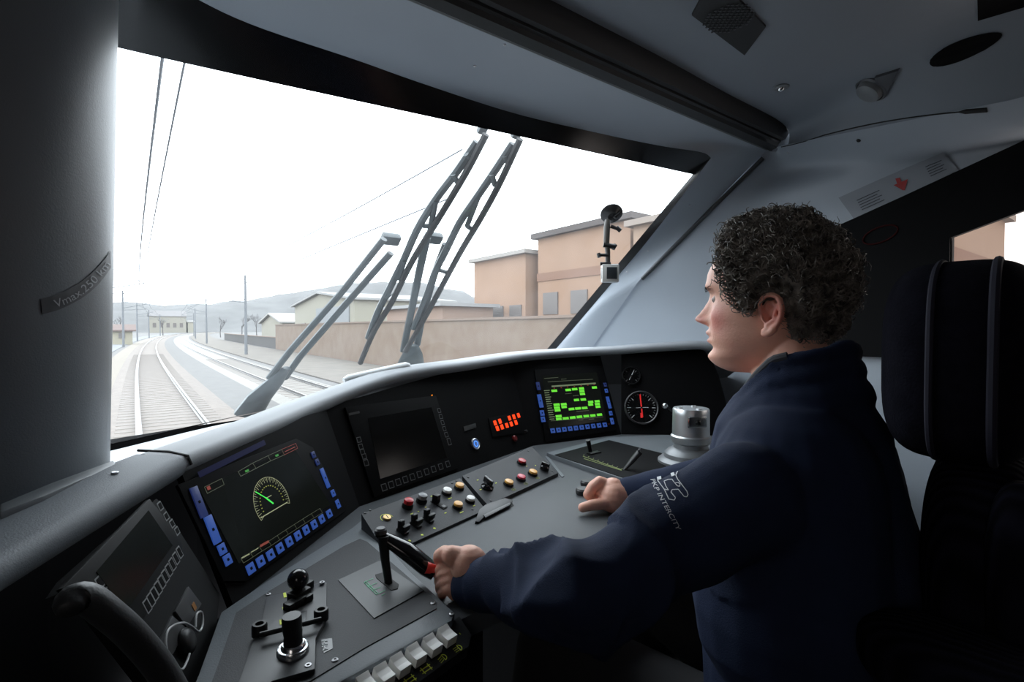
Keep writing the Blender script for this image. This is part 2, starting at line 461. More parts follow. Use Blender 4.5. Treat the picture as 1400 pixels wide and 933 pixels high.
# ceiling: from blind back edge to rear, curving down to the cant rail
def ceilsec(y):
    rx, rz = railpt(y); rx += .004; rz += .002
    z0 = 2.00 if y > .5 else 2.00 + .03 * min(1, (.5 - y) / .5)
    return [V((-1.0, y, z0)), V((-.3, y, z0)), V((.5, y, z0)), V((1.2, y, z0)), V((1.6, y, z0 - .01)), V(((rx + 1.6) / 2 + .02, y, (rz + z0) / 2 + .015)).lerp(V((rx - .035, y, z0 - .018)), max(0, min(1, (y - .55) / .3))), V((rx, y, rz - .004))]
cy_s = [.955] + YY[:-2][::-1]
ce = MB().grid([cat(ceilsec(y), 40) + [V((railpt(y)[0] + .03, y, railpt(y)[1] - .008))] for y in cy_s]); BV_C = ce.bvh()
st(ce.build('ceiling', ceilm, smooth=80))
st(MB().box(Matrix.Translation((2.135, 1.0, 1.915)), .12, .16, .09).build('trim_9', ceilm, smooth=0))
# floor, rear wall, left wall
st(MB().prism([V((-.6, -1.2, -.02)), V((2.2, -1.2, -.02)), V((2.2, 2.1, -.02)), V((-.6, 2.1, -.02))], (0, 0, .02)).build('floor', mat('cab_floor', (.03, .03, .032), .8, bump=.3, bscale=90), smooth=0))
st(MB().grid([[V((-.6, -1.2, 0)), V((-.6, -1.2, 2.05))], [V((2.2, -1.2, 0)), V((2.2, -1.2, 2.05))]]).build('wall_back', mat('rear_wall_dark', (.03, .03, .034), .7), smooth=0))
lw_m = mat('left_wall_dark', (.06, .065, .07), .6)
LWY0, LWY1 = -.60, -.12
mb = MB()
for (ya, yb, za, zb) in ((-1.2, LWY0, 0, 2.03), (LWY1, 1.5, 0, 2.03), (LWY0, LWY1, 0, 1.12), (LWY0, LWY1, 1.62, 2.03)):
    mb.grid([[V((-.55, ya, za)), V((-.55, ya, zb))], [V((-.55, yb, za)), V((-.55, yb, zb))]])
st(mb.build('wall_left', lw_m, smooth=0))
st(MB().grid([[V((-.56, LWY0 - .03, 1.10)), V((-.56, LWY0 - .03, 1.64))], [V((-.56, LWY1 + .03, 1.10)), V((-.56, LWY1 + .03, 1.64))]]).build('window_3_added', sideglass, smooth=0))  # unseen window, added to light the driver and switches from the left
st(MB().grid([[V((-.6, y, z)) for y in (1.0, 1.5, 2.0)] for z in (0, .5, .85)]).build('wall_front_side', panelm, smooth=0)).name = 'trim_7'
st(MB().grid([[V((x, 2.0 + .35 * math.sin(max(0, min(1, (x + .3) / 2.3)) * math.pi), z)) for x in (-.6, -.2, .2, .6, 1.0, 1.4, 1.8, 2.2)] for z in (0, .4, .8, .84)]).build('wall_front', panelm, smooth=0))
# left round pillar
def pillar_r(z): return .27
pc_b, pc_t = V((-.297, 1.10, .90)), V((-.262, 1.10, 2.10))
rows = []
for k in range(9):
    c = pc_b.lerp(pc_t, k / 8); rr = []
    for j in range(49):
        a = math.radians(60 - j * 240 / 48)
        rr.append(c + V((.27 * math.cos(a), .25 * math.sin(a), 0)))
    rows.append(rr)
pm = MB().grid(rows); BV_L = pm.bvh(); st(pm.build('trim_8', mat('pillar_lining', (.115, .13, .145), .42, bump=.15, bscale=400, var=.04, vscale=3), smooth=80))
# dark reveal strip between round pillar and glass (a thin black edge low on the pillar)
# speed label on the pillar
def on_surf_poly(mb, quad_rows, bvh, off):
    g = []
    for r in quad_rows:
        rr = []
        for (px, py) in r:
            p, n = hb(px, py, bvh, off)
            while p is None: px -= 1; p, n = hb(px, py, bvh, off)
            rr.append(p)
        g.append(rr)
    mb.grid(g); return mb
lab_top = [(55, 409), (75, 403), (95, 394), (113, 383), (130, 368), (143, 353), (150, 343)]
lab_bot = [(57, 430), (78, 424), (98, 415), (116, 404), (133, 389), (145, 374), (150.5, 366)]
lm = mat('speed_label_grey', (.03, .032, .038), .5)
lb = empty('speed_label', hb(100, 405, BV_L, .001)[0], 'dark grey speed limit strip curving round the left pillar', 'label')
lab_top = [(p.x, p.y) for p in cat([(*p, 0) for p in lab_top], 60)]; lab_bot = [(p.x, p.y) for p in cat([(*p, 0) for p in lab_bot], 60)]
mb = on_surf_poly(MB(), [lab_top, [((a[0] + b[0]) / 2, (a[1] + b[1]) / 2) for a, b in zip(lab_top, lab_bot)], lab_bot], BV_L, .0012)
mb.build('label_strip', lm, lb, smooth=80)
def text_mesh(txt, shear=0.0):
    cu = bpy.data.curves.new('t', 'FONT'); cu.body = txt; cu.size = 1; cu.shear = shear; cu.resolution_u = 4
    o = bpy.data.objects.new('t', cu); C.collection.objects.link(o); dg = bpy.context.evaluated_depsgraph_get(); dg.update()
    me = bpy.data.meshes.new_from_object(o.evaluated_get(dg)); bpy.data.objects.remove(o)
    bm = bmesh.new(); bm.from_mesh(me); bpy.data.meshes.remove(me)
    bmesh.ops.triangulate(bm, faces=bm.faces)
    for _ in range(2):
        es = [e for e in bm.edges if e.calc_length() > .25]
        if es: bmesh.ops.subdivide_edges(bm, edges=es, cuts=1)
    bmesh.ops.triangulate(bm, faces=bm.faces)
    xs = [v.co.x for v in bm.verts]; w = max(xs); return bm, w
def text_on(txt, fn, bvh, off, name, m, parent, shear=0.0):
    """fn(s, h) -> pixel; s 0..1 along the text, h 0..1 cap height"""
    bm, w = text_mesh(txt, shear); ok = True
    for v in bm.verts:
        px, py = fn(v.co.x / w, v.co.y / .7); p, n = hb(px, py, bvh, off)
        while p is None and px > 5: px -= 1; p, n = hb(px, py, bvh, off)
        v.co = p
    mb = MB(); mb.merge(bm); return mb.build(name, m, parent, smooth=0, fixn=False)
lt = [V((*p, 0)) for p in [(74, 421), (90, 415), (108, 405), (124, 392), (138, 377), (149, 362)]]
ltc = arc(lt, 40)
def labfn(s, h):
    t = s * 39; i = min(int(t), 38); p = ltc[i].lerp(ltc[i + 1], t - i); d = (ltc[i + 1] - ltc[i]).normalized()
    return p.x + d.y * h * 11, p.y - d.x * h * 11
text_on('Vmax.250 km', labfn, BV_L, .0024, 'label_text', mat('label_pale_text', (.35, .36, .38), .6), lb)
# roller blind housing: slanted two-step profile running right across
bh = empty('roller_blind', (.55, 1.0, BL_Z), 'dark grey roller blind housing running across above the windscreen', 'blind')
def sweep(name, prof, x0, x1, m, parent):
    rows = [[V((x, y, z)) for (y, z) in prof] for x in (x0, x1)]
    mb = MB().grid(rows)
    mb.add([V((x1, y, z)) for (y, z) in prof], [tuple(range(len(prof)))])
    return mb.build(name, m, parent, smooth=25)
sweep('housing', [(1.045, 1.945), (1.04, 1.920), (1.030, 1.914), (1.002, 1.922), (.998, 1.934), (.99, 1.938), (.988, 1.96)], -1.0, 2.085, blindm, bh)
sweep('roller_cloth', [(.992, 1.955), (.985, 1.942), (.972, 1.945), (.958, 1.965), (.952, 1.99), (.955, 2.01)], -1.0, 2.13, mat('blind_cloth_black', (.018, .018, .019), .6), bh)
sweep('edge_lip', [(1.044, 1.918), (1.040, 1.9165), (1.036, 1.9175)], -1.0, 2.062, mat('blind_lip', (.12, .12, .12), .4), bh)
# dark bar on the right pillar
p0, _ = hb(1052, 208, BV_P, 0); 
barpts = []
for k in range(15):
    t = k / 14; px, py = 1055 + (878 - 1055) * t, 203 + (381 - 203) * t
    h, n = hb(px, py, BV_P, .004)
    if h is None: h, n = hb(px, py, BV_R, .004)
    if h is not None: barpts.append(h)
gb = MB().tube(barpts, .011, 10, flat=.8)
tag(gb.build('grab_rail', mat('grey_rail', (.05, .055, .06), .35)), 'slim dark grey rail slanting down the right windscreen pillar', 'rail')
# the seam where the pillar lining meets the lower side panel, the lower panel itself
def strip_px(name, pts, bvh, r, m, label, catg, fallback=None):
    out = []
    for k in pts:
        h, n = hb(k[0], k[1], bvh, .001)
        if h is None and fallback: h, n = hb(k[0], k[1], fallback, .001)
        if h is not None: out.append(h)
    return out
# screws
def screw(px, py, bvh, r, label, group, m=screwm):
    h, n = hb(px, py, bvh, 0)
    if h is None: return
    q = V((0, 0, 1)).rotation_difference(n).to_matrix().to_4x4()
    M = Matrix.Translation(h) @ q
    mb = MB().lathe(M, [(r, 0), (r, r * .35), (r * .75, r * .6), (r * .35, r * .6), (r * .3, r * .25), (.0001, r * .25)], 14)
    tag(mb.build('screw', m, smooth=40), label, 'screw', group)
# ================================================================== driver's console
DZ = .77
B0, B1, B3, B4, B5 = V((.127, .886, DZ)), V((.445, 1.204, DZ)), V((1.19, 1.45, DZ)), V((1.605, 1.39, DZ)), V((1.95, 1.10, DZ))
def pframe(a, b, tilt=.42):
    u = (b - a).normalized(); back = UPZ.cross(u).normalized()
    return Fr(a, u, UPZ + back * tilt)
P0, P1, P2, P3 = pframe(B0, B1), pframe(B1, B3), pframe(B3, B4), pframe(B4, B5, .35)
console = empty('driver_console', (.9, 1.0, 0), "driver's wraparound control desk with grey hood and black instrument face", 'control desk')
def panel_px(name, fr, pts, m, parent, th=.012, off=0.0, bev=.0):
    return MB().prism([fr.hit(px, py, off) for px, py in pts], -fr.n * th, bev).build(name, m, parent, smooth=20)
# instrument face, one flat board per facet
def meet(f, g, z):
    A = Matrix((f.n, g.n, UPZ)); return A.inverted() @ V((f.n.dot(f.o), g.n.dot(g.o), z))
def facet(pts, fr): MB().prism(pts, -fr.n * .012).build('instrument_panel', panelm, console, smooth=0)
ZL = .752
facet([P0.at(0, -.02), meet(P0, P1, ZL), meet(P0, P1, 1.006), P0.at(0, .232)], P0)
facet([meet(P0, P1, ZL), meet(P1, P2, ZL), meet(P1, P2, 1.092), P1.at(.50, .318), P1.at(.25, .290), meet(P0, P1, 1.006)], P1)
facet([meet(P1, P2, ZL), meet(P2, P3, ZL), meet(P2, P3, 1.105), meet(P1, P2, 1.092)], P2)
pts3 = [(850, 600), (850, 480), (900, 476), (948, 475), (963, 480), (973, 492), (982, 512), (990, 540), (998, 575), (1004, 602)]
panel_px('instrument_panel', P3, pts3, panelm, console)
# left side panel
PLf = Fr(V((.117, .914, .80)), V((.088, .21, .015)), V((-.082, -.038, .158)))
PLf = Fr(PLf.o, PLf.u, PLf.v)
panel_px('side_instrument_panel', PLf, [(80, 812), (95, 790), (214, 682), (222, 690), (300, 812), (292, 900), (262, 1000), (215, 950), (112, 815)], mat('side_panel_dark', (.008, .0085, .009), .55, spec=.2), console)
# desktop: middle slab
def slab(name, pts, z, th, m, parent, bev=.004):
    return MB().prism([V((p[0], p[1], z)) for p in pts], (0, 0, -th), bev).build(name, m, parent, smooth=30)
slab('desktop', [(.127, .90), (.445, 1.215), (1.19, 1.465), (1.605, 1.40), (1.96, 1.11), (2.02, .9), (1.75, .50), (1.30, .58), (1.05, .66), (.62, .66), (.41, .645), (.05, .60)], DZ, .035, deskm, console)
# hood
lipT = [(-.30, .30, .955), (-.20, .50, .960), (-.098, .70, .966), (.057, .956, .983), (.225, 1.135, .994), (.39, 1.295, 1.012), (.64, 1.395, 1.060), (.93, 1.475, 1.076), (1.22, 1.555, 1.090), (1.45, 1.545, 1.098), (1.63, 1.490, 1.104), (1.82, 1.33, 1.122), (1.94, 1.20, 1.125), (2.03, 1.08, 1.06)]
WBb = [(-.55, .3, .93), (-.53, .6, .93), (-.50, 1.0, .92), (-.30, 1.66, .845), (-.05, 1.88, .845), (.3, 2.18, .845), (.735, 2.40, .845), (1.1, 2.32, .84), (1.35, 2.2, .83), (1.66, 2.38, .82), (1.86, 2.40, .80), (2.04, 2.2, .80), (2.12, 1.7, .85), (2.16, 1.3, .95)]
def hood(name, i0, i1, n, m, parent, cut0=0, cut1=0, lipr=.016):
    L = cat(lipT[i0:i1 + 1], n); Bk = cat(WBb[i0:i1 + 1], n); rows = []
    for k in range(n):
        a, b = L[k], Bk[k]; tdir = (L[min(k + 1, n - 1)] - L[max(k - 1, 0)]).normalized()
        out = UPZ.cross(tdir).normalized()   # away from the driver
        r = []
        for q in range(8):   # rounded nose
            an = math.radians(-150 + q * 240 / 7)
            an = math.radians(-100 - q * (170 / 7))
            r.append(a + out * (math.cos(an) * lipr) + UPZ * (math.sin(an) * lipr))
        f0 = a + out * .055 + UPZ * (lipr + .004)
        r.append(a + out * .02 + UPZ * (lipr + .003)); r.append(f0)
        d = b - f0
        for q in range(1, 8):
            t = q / 7; p = f0 + d * t; p.z = f0.z + (b.z - f0.z) * (t ** .8); r.append(p)
        rows.append(r)
    return MB().grid(rows).build(name, m, parent, smooth=60)
hood('hood', 3, 13, 90, hoodm, console)
hood('side_ledge', 0, 3, 24, mat('ledge_grey', (.14, .155, .175), .6, bump=.25, bscale=500), console, lipr=.018)
# raised joint between ledge and hood
jm = MB()
a, b = V(lipT[3]), V(lipT[4]); d = (b - a).normalized(); out = UPZ.cross(d).normalized()
jm.prism([a + d * .012 - out * .004 + UPZ * .019, a + d * .045 + out * .002 + UPZ * .021, a + d * .055 + out * .085 + UPZ * .022, a + d * .0 + out * .09 + UPZ * .020], UPZ * .006, .002)
jm.bm.free()
jj = a.lerp(b, .06); MB().tube([jj - out * .018, jj - out * .012 + UPZ * .014, jj + out * .02 + UPZ * .0195, jj + out * .075 + UPZ * .0205], .0022, 6).build('hood_joint', darkm, console)
# left wing of the desk
WZ = .785
wing = [hz(*p, WZ) for p in [(258, 950), (270, 925), (302, 837), (367, 793), (481, 722), (497, 709), (507, 722), (560, 780), (622, 838), (618, 848), (434, 950)]]
MB().prism(wing, (0, 0, -.012), .004).build('left_wing', rimm, console, smooth=40)
inner = [hz(*p, WZ + .0015) for p in [(283, 950), (300, 905), (323, 838), (372, 806), (470, 747), (492, 737), (502, 741), (550, 782), (598, 824), (597, 832), (500, 885), (400, 946)]]
MB().prism(inner, (0, 0, -.002)).build('wing_plate', platem, console, smooth=0)
# front fascia under the wing with its switches
_a, _b = hz(434, 958, .776), hz(620, 846, .776)
FA = Fr(_a, _b - _a, V((0, .95, .30)))
fas = [FA.hit(px, py) for px, py in [(618, 850), (628, 842), (645, 868), (641, 884), (569, 936), (470, 1000), (380, 1050), (360, 1000), (434, 958), (560, 884)]]
MB().prism(fas, -FA.n * .02, .002).build('front_fascia', mat('fascia_dark', (.015, .016, .018), .5, bump=.2, bscale=400), console, smooth=30)
MB().prism([V((.05, .66, .735)), V((.44, .66, .735)), V((.44, 1.1, .735)), V((.05, .9, .735))], (0, 0, -.7)).build('pedestal', panelm, console, smooth=0)
# white rocker switches
sw_px = [(603, 877), (572, 892), (540, 907), (508, 923), (476, 939)]
sw_px = [(611, 868), (591, 881), (569, 894), (547, 908), (525, 922), (501, 936)]
RK = 'white rocker switches along the desk front edge'
names = ['at the right end', 'second from the right', 'third from the right', 'fourth from the right', 'fifth from the right', 'leftmost, cut by the picture edge']
rk0 = None
for k, (px, py) in enumerate(sw_px):
    h = FA.hit(px, py, .012); u, v = (h - FA.o).dot(FA.u), (h - FA.o).dot(FA.v)
    if rk0 is None:
        rk0 = empty('rocker_switch', FA.at(u, v), '', 'switch', RK)
        MB().box(FA.mat(u, v, .0, 0), .0200, .026, .003, .0008).build('switch_frame', blackm, rk0)
        M = FA.mat(u, v, .003, 0)
        ro = MB()
        prof = [(-.0120, 0), (-.0115, .0135), (-.004, .0120), (.004, .0122), (.0112, .0150), (.0120, 0)]
        ro.prism([M @ V((-.0088, y, z)) for y, z in prof], M.to_3x3() @ V((.0176, 0, 0)), .0006)
        ro.build('rocker', whitep, rk0, smooth=30)
        cur = rk0
    else:
        cur = copy_tree(rk0); cur.location = FA.at(u, v)
    cur['label'] = 'white rocker switch on the desk front edge, ' + names[k]
# yellow symbols below the switches
def stroke(mb, fr, pts, w, off=.0006, th=.0003):
    """thin printed line through frame points (u,v)"""
    for (a, b) in zip(pts, pts[1:]):
        d = V((b[0] - a[0], b[1] - a[1], 0)); L = d.length
        if L < 1e-6: continue
        ang = math.atan2(d.y, d.x)
        mb.box(fr.mat((a[0] + b[0]) / 2, (a[1] + b[1]) / 2, off, ang), L + w * .6, w, th)
def ring(fr, u, v, r, n=16, a0=0, a1=360, ry=None):
    ry = ry or r
    return [(u + r * math.cos(math.radians(a0 + (a1 - a0) * k / n)), v + ry * math.sin(math.radians(a0 + (a1 - a0) * k / n))) for k in range(n + 1)]
for k, (px, py) in enumerate([(627, 887), (606, 900), (583, 915), (561, 930)]):
    u, v = FA.uv(px, py); ym = MB()
    if k < 2:
        stroke(ym, FA, ring(FA, u, v, .0045, 12, -90, 90), .001); stroke(ym, FA, [(u, v - .0045), (u, v + .0045)], .001)
        for q in (-.003, 0, .003): stroke(ym, FA, [(u - .002, v + q), (u - .008, v + q - .0015 * k)], .001)
    else:
        stroke(ym, FA, [(u - .006, v - .005), (u - .006, v + .005)], .0012); stroke(ym, FA, [(u + .005, v - .005), (u + .005, v + .005)], .0012)
        for q in (-.003, .002): stroke(ym, FA, [(u - .009, v + q), (u + .007, v + q)], .0012)
    ym.build('switch_symbol', ylab, console, smooth=0)
for px, py in sw_px:
    u, v = FA.uv(px, py); MB().box(FA.mat(u + .0105, v + .0165, .0004), .0035, .003, .0003).build('switch_mark', ylab, console, smooth=0); MB().box(FA.mat(u + .016, v - .010, .0004), .0015, .003, .0003).build('switch_mark', ylab, console, smooth=0)
# button plates on the middle desk, tilted toward the driver
PZ = .783
DF = Fr(V((0, 0, PZ)), (1, 0, 0), (0, 1, 0))
_f0, _f1 = hz(552, 748, .776), hz(664, 697, .776)
_u = (_f1 - _f0).normalized(); PT = math.radians(19)
BPF = Fr(_f0, _u, UPZ.cross(_u) * math.cos(PT) + UPZ * math.sin(PT))
def wedge(pts):
    top = [BPF.hit(*p) for p in pts]; n = len(top); mb = MB()
    bot = [V((p.x, p.y, min(p.z - .004, DZ - .002))) for p in top]
    mb.add(top + bot, [tuple(range(n)), tuple(range(2 * n - 1, n - 1, -1))] + [(i, n + i, n + (i + 1) % n, (i + 1) % n) for i in range(n)])
    return mb
def plate(name, pts, label):
    t = empty(name, BPF.hit(*pts[0]), label, 'button panel')
    wedge(pts).build('plate', platem, t, smooth=0); return t
bpA = plate('button_panel', [(494, 703), (629, 654), (664, 697), (552, 748), (518, 741)], 'black desk panel of red, grey, white and amber buttons beside three toggle levers')
bpB = plate('button_panel', [(632, 651), (727, 611), (763, 647), (667, 691)], 'black desk panel with rotary selector, amber and red buttons on the right')
def desk_m(px, py, off=0.0, ang=0.0):
    u, v = BPF.uv(px, py); return BPF.mat(u, v, off, ang)
def pushb(px, py, r, h, m, parent, label, collar=blackm):
    M = desk_m(px + 1, py + h * 220)
    b = MB().lathe(M, [(r, h * .40), (r * 1.03, h * .75), (r * .94, h * .92), (r * .5, h), (.0002, h * 1.02)], 24).build('push_button', m, parent, smooth=40); b['label'] = label
    MB().lathe(M, [(r * 1.22, 0), (r * 1.22, h * .28), (r * 1.12, h * .5), (r * .98, h * .5)], 24).build('collar', collar, b, smooth=30)
pushb(556, 689, .0105, .020, redm, bpA, 'red push button')
pushb(575, 682, .0105, .020, greyp, bpA, 'grey push button')
pushb(609.5, 672, .0105, .013, whitep, bpA, 'white push button')
pushb(626.5, 665, .0105, .013, yelm, bpA, 'amber push button')
pushb(641.5, 683, .0100, .012, whitep, bpA, 'white push button')
pushb(624.5, 691, .0105, .012, yelm, bpA, 'amber push button')
M = desk_m(529, 709)
b = MB().lathe(M, [(.0088, 0), (.0088, .003), (.0078, .004), (.0001, .004)], 20).build('key_lock', brassm, bpA); b['label'] = 'brass key lock'
MB().box(desk_m(529, 709, .0038, 1.4), .010, .0015, .0008).build('key_slot', blackm, b)
for k, (px, py) in enumerate([(550, 728), (568, 719), (585, 712)]):
    M = desk_m(px, py, 0, math.radians(4))
    t = MB().box(M, .013, .024, .006, .001).build('toggle_lever', blackm, bpA)
    MB().box(M @ Matrix.Translation((-.001, .004, .004)) @ Matrix.Rotation(-.25, 4, 'X'), .012, .010, .020, .002).build('lever_tip', blackm, t)
    MB().box(M @ Matrix.Translation((.004, -.003, .004)), .020, .007, .012, .0015).build('cross_bar', blackm, t)
    MB().box(M @ Matrix.Translation((-.001, .0075, .0235)), .009, .003, .0012).build('tip_mark', darkgrey, t)
M = desk_m(600, 690, 0, math.radians(8))
t = MB().box(M, .015, .040, .002, .0008).build('slide_switch', darkm, bpA)
MB().box(M @ Matrix.Translation((-.001, .008, .001)) @ Matrix.Rotation(-.2, 4, 'X'), .014, .016, .020, .003).build('slide_knob', blackm, t)
MB().box(M @ Matrix.Translation((0, -.0135, .001)), .010, .009, .002, .0005).build('slide_end', darkgrey, t)
pushb(712, 631, .0118, .012, redm, bpB, 'red push button')
pushb(694, 660, .0115, .012, yelm, bpB, 'amber push button')
pushb(711, 653, .0115, .012, mat('pink_red_button', (.62, .05, .09), .3), bpB, 'pinkish red push button')
pushb(727, 646, .0118, .012, yelm, bpB, 'amber push button')
M = desk_m(666, 667, 0, math.radians(-8))
t = MB().lathe(M, [(.0165, 0), (.0165, .004), (.012, .008), (.011, .012), (.0001, .012)], 24).build('rotary_selector', blackgl, bpB)
MB().box(M @ Matrix.Translation((0, .002, .009)), .008, .031, .016, .003).build('selector_grip', blackgl, t)
MB().box(M @ Matrix.Translation((0, .011, .0252)), .0018, .010, .0004).build('grip_mark', wlab, t)
M = desk_m(744, 642, 0, .3)
t = MB().lathe(M, [(.0135, 0), (.0135, .010), (.011, .013), (.0001, .013)], 20).build('rotary_knob', blackgl, bpB)
MB().box(M @ Matrix.Translation((0, .0, .011)), .006, .025, .010, .002).build('knob_grip', blackgl, t)
def print_marks(parent, marks, m=ylab, name='printed_marks'):
    for (px, py, L, w, ang) in marks: MB().box(desk_m(px, py, .0004, math.radians(ang)), L, w, .0003).build('printed_mark', m, parent, smooth=0)
print_marks(bpA, [(563, 703, .008, .002, 0), (572, 700, .004, .0015, 0), (582, 694, .004, .002, 0), (560, 740, .004, .005, 10), (577, 732, .004, .005, 60), (594, 723, .005, .005, 30), (590, 679, .006, .002, 0), (609, 702, .006, .002, 0), (615, 682, .012, .002, 0), (631, 701, .012, .002, 0), (648, 692, .007, .002, 0)])
mb = MB()
u, v = BPF.uv(529, 709); stroke(mb, BPF, ring(BPF, u, v, .0135, 14, -10, 190), .0010); mb.build('printed_arc', ylab, bpA, smooth=0)
print_marks(bpB, [(653, 657, .006, .0025, 0), (678, 661, .006, .0025, 0), (657, 670, .007, .002, 0), (673, 670, .003, .003, 0), (720, 638, .003, .003, 40), (732, 637, .004, .003, 20)])
olive = mat('olive_print', (.20, .25, .03), .6)
for px, py in [(702, 670), (719, 662), (735, 654)]:
    u, v = BPF.uv(px, py); mb = MB()
    stroke(mb, BPF, ring(BPF, u, v, .0065, 10, ry=.0045), .0010); stroke(mb, BPF, [(u - .005, v), (u + .005, v)], .0010); mb.build('printed_symbol', olive, bpB, smooth=0)
for pa, ps in ((bpA, [(499, 702), (506, 698), (618, 661), (624, 658), (646, 697), (520, 734)]), (bpB, [(640, 653), (722, 617), (755, 645), (671, 685)])):
    for px, py in ps: MB().lathe(desk_m(px, py), [(.003, 0), (.003, .001), (.002, .0016), (.0001, .0012)], 10).build('corner_screw', darkgrey, pa)
# document clip at the plate corner
dc = empty('document_clip', hz(680, 700, DZ), 'black spring clip fixed to the desk between the two button panels', 'clip')
def bprism(name, pts, off, th, m, parent, bev=.001):
    return MB().prism([BPF.hit(*p, off) for p in pts], -BPF.n * th, bev).build(name, m, parent, smooth=25)
bprism('clip_base', [(650, 713), (655, 697), (664, 690), (690, 681), (701, 684), (698, 690), (662, 707), (655, 714)], .010, .014, blackm, dc)
bprism('clip_lip', [(661, 704), (697, 687), (699, 690), (664, 708)], .012, .004, darkgrey, dc)
bprism('clip_jaw', [(661, 708), (700, 687), (706, 697), (668, 719)], .004, .016, darkm, dc)
MB().lathe(desk_m(674, 692, .004), [(.0060, 0), (.0060, .0022), (.0045, .003), (.0001, .002)], 16).build('clip_screw', blackm, dc)
# ------------------------------------------------------------------ displays
def rrect(mb, fr, u, v, w, h, off, th=.001, bev=.0): mb.box(fr.mat(u, v, off), w, h, th, bev); return mb
def display(name, fr, corners, scrpx, label, smat):
    """corners: pixel quad TL,TR,BR,BL of bezel; scrpx: the same of the screen"""
    t = empty(name, fr.hit(*corners[3]), label, 'display')
    MB().prism([fr.hit(*p, .006) for p in corners], -fr.n * .006, .0015).build('bezel', panelm, t, smooth=20)
    s = MB().prism([fr.hit(*p, .0068) for p in scrpx], -fr.n * .0012).build('screen', smat, t, smooth=0)
    return t, s
def keys(fr, t, ks, name='soft_key', m=keyb, off=.006, m2=None):
    for (px, py, L, H, *r) in ks:
        u, v = fr.uv(px, py); mm = r[0] if r else m
        k = MB().box(fr.mat(u, v, off), L, H, .0025, .0008).build(name, mm, t, smooth=25)
        MB().box(fr.mat(u, v, off + .0026), L * .30, min(H, L) * .28, .0002).build('key_mark', panelm, k, smooth=0)
def quad_lines(mb, fr, pts, w, off, close=True):
    q = [fr.uv(*p) for p in pts]
    stroke(mb, fr, q + ([q[0]] if close else []), w, off)
# speedometer display
d1, s1 = display('speed_display', P0, [(243, 663), (405, 600), (428, 612), (474, 698), (337, 795), (306, 795)], [(272, 668), (402, 613), (452, 690), (327, 771)], 'cab display lit with a green speedometer dial and blue soft keys', scr)
c2 = lambda x, y: (230 + x / 4.24, 580 + y / 4.24)
kk = [(457, 847), (515, 805), (573, 767), (628, 727), (682, 690), (733, 655), (781, 622), (828, 590), (873, 558), (917, 527)]
keys(P0, d1, [(*c2(x, y), .0178, .0165) for x, y in kk])
keys(P0, d1, [(*c2(155, 462), .0155, .050, keyf), (*c2(235, 622), .0160, .046), (*c2(290, 735), .0150, .0165), (*c2(322, 796), .0150, .0165)])
keys(P0, d1, [(*c2(825, 185), .013, .014, keyf), (*c2(848, 228), .013, .014, keyf), (*c2(893, 320), .0135, .046), (*c2(940, 408), .0135, .015), (*c2(968, 470), .0135, .019)])
mb = MB(); quad_lines(mb, P0, [c2(165, 300), c2(540, 115)], .010, .0062, False); mb.build('top_key_strip', mat('blue_strip_dim', (.01, .01, .05), .4, emit=(.004, .005, .030), estr=.4, spec=.1), d1, smooth=0)
SOFF = .0072
gu, gv = P0.uv(*c2(585, 462))
R1 = (V(P0.uv(*c2(590, 322))) - V((gu, gv))).length
mb = MB(); mg = MB()
uL, vL = P0.uv(*c2(505, 592)); aL = math.degrees(math.atan2(vL - gv, uL - gu)) % 360
uR, vR = P0.uv(*c2(712, 468)); aR = math.degrees(math.atan2(vR - gv, uR - gu))
if aR < -90: aR += 360
N = 40
for k in range(N + 1):
    a = math.radians(aL + (aR - aL) * k / N); big = k % 2 == 0
    r0 = R1 * (.80 if big else .88)
    stroke(mb, P0, [(gu + r0 * math.cos(a), gv + r0 * math.sin(a)), (gu + R1 * math.cos(a), gv + R1 * math.sin(a))], .0007 if big else .0005, SOFF)
stroke(mb, P0, ring(P0, gu, gv, R1, 40, aL, aR), .0007, SOFF)
quad_lines(mb, P0, [c2(518, 552), c2(670, 462)], .0016, SOFF, False)
stroke(mb, P0, [P0.uv(*c2(548, 438)), P0.uv(*c2(578, 422))], .0014, SOFF)
for r in ([(385, 285), (470, 235), (490, 265), (400, 312)], [(470, 235), (560, 192), (575, 222), (490, 265)], [(560, 192), (640, 155), (655, 187), (575, 222)], [(188, 375), (290, 325), (303, 360), (205, 412)]):
    pass
mb.build('dial_scale', yline, s1, smooth=0)
mb = MB()
for k in range(1, 20):
    a = math.radians(aL + (aR - aL) * k / 20); r0 = R1 * .66
    mb.box(P0.mat(gu + r0 * math.cos(a), gv + r0 * math.sin(a), SOFF), .0030, .0018, .0003)
mb.build('dial_numbers', mat('lit_olive', (.1, .1, .02), .5, emit=(.22, .24, .03), estr=.8), s1, smooth=0)
mb = MB(); n0, n1, n2 = P0.uv(*c2(588, 468)), P0.uv(*c2(548, 438)), P0.uv(*c2(487, 402))
stroke(mb, P0, [n0, n1], .0032, SOFF + .0002); stroke(mb, P0, [n1, n2], .0018, SOFF + .0002); mb.build('dial_needle', gline, s1, smooth=0)
mb = MB()
for r in ([(385, 285), (470, 235), (490, 265), (400, 312)], [(470, 235), (560, 192), (575, 222), (490, 265)], [(560, 192), (640, 155), (655, 187), (575, 222)], [(188, 375), (290, 325), (303, 360), (205, 412)]):
    quad_lines(mb, P0, [c2(*p) for p in r], .0008, SOFF)
botrow = [(400, 790), (455, 755), (508, 720), (562, 688), (612, 655), (662, 622), (712, 590), (762, 558), (812, 527), (862, 497)]
for p, q in zip(botrow, botrow[1:]): quad_lines(mb, P0, [c2(*p), c2(*q), c2(q[0] + 15, q[1] + 25), c2(p[0] + 15, p[1] + 25)], .0006, SOFF)
mb.build('status_boxes', dline, s1, smooth=0)
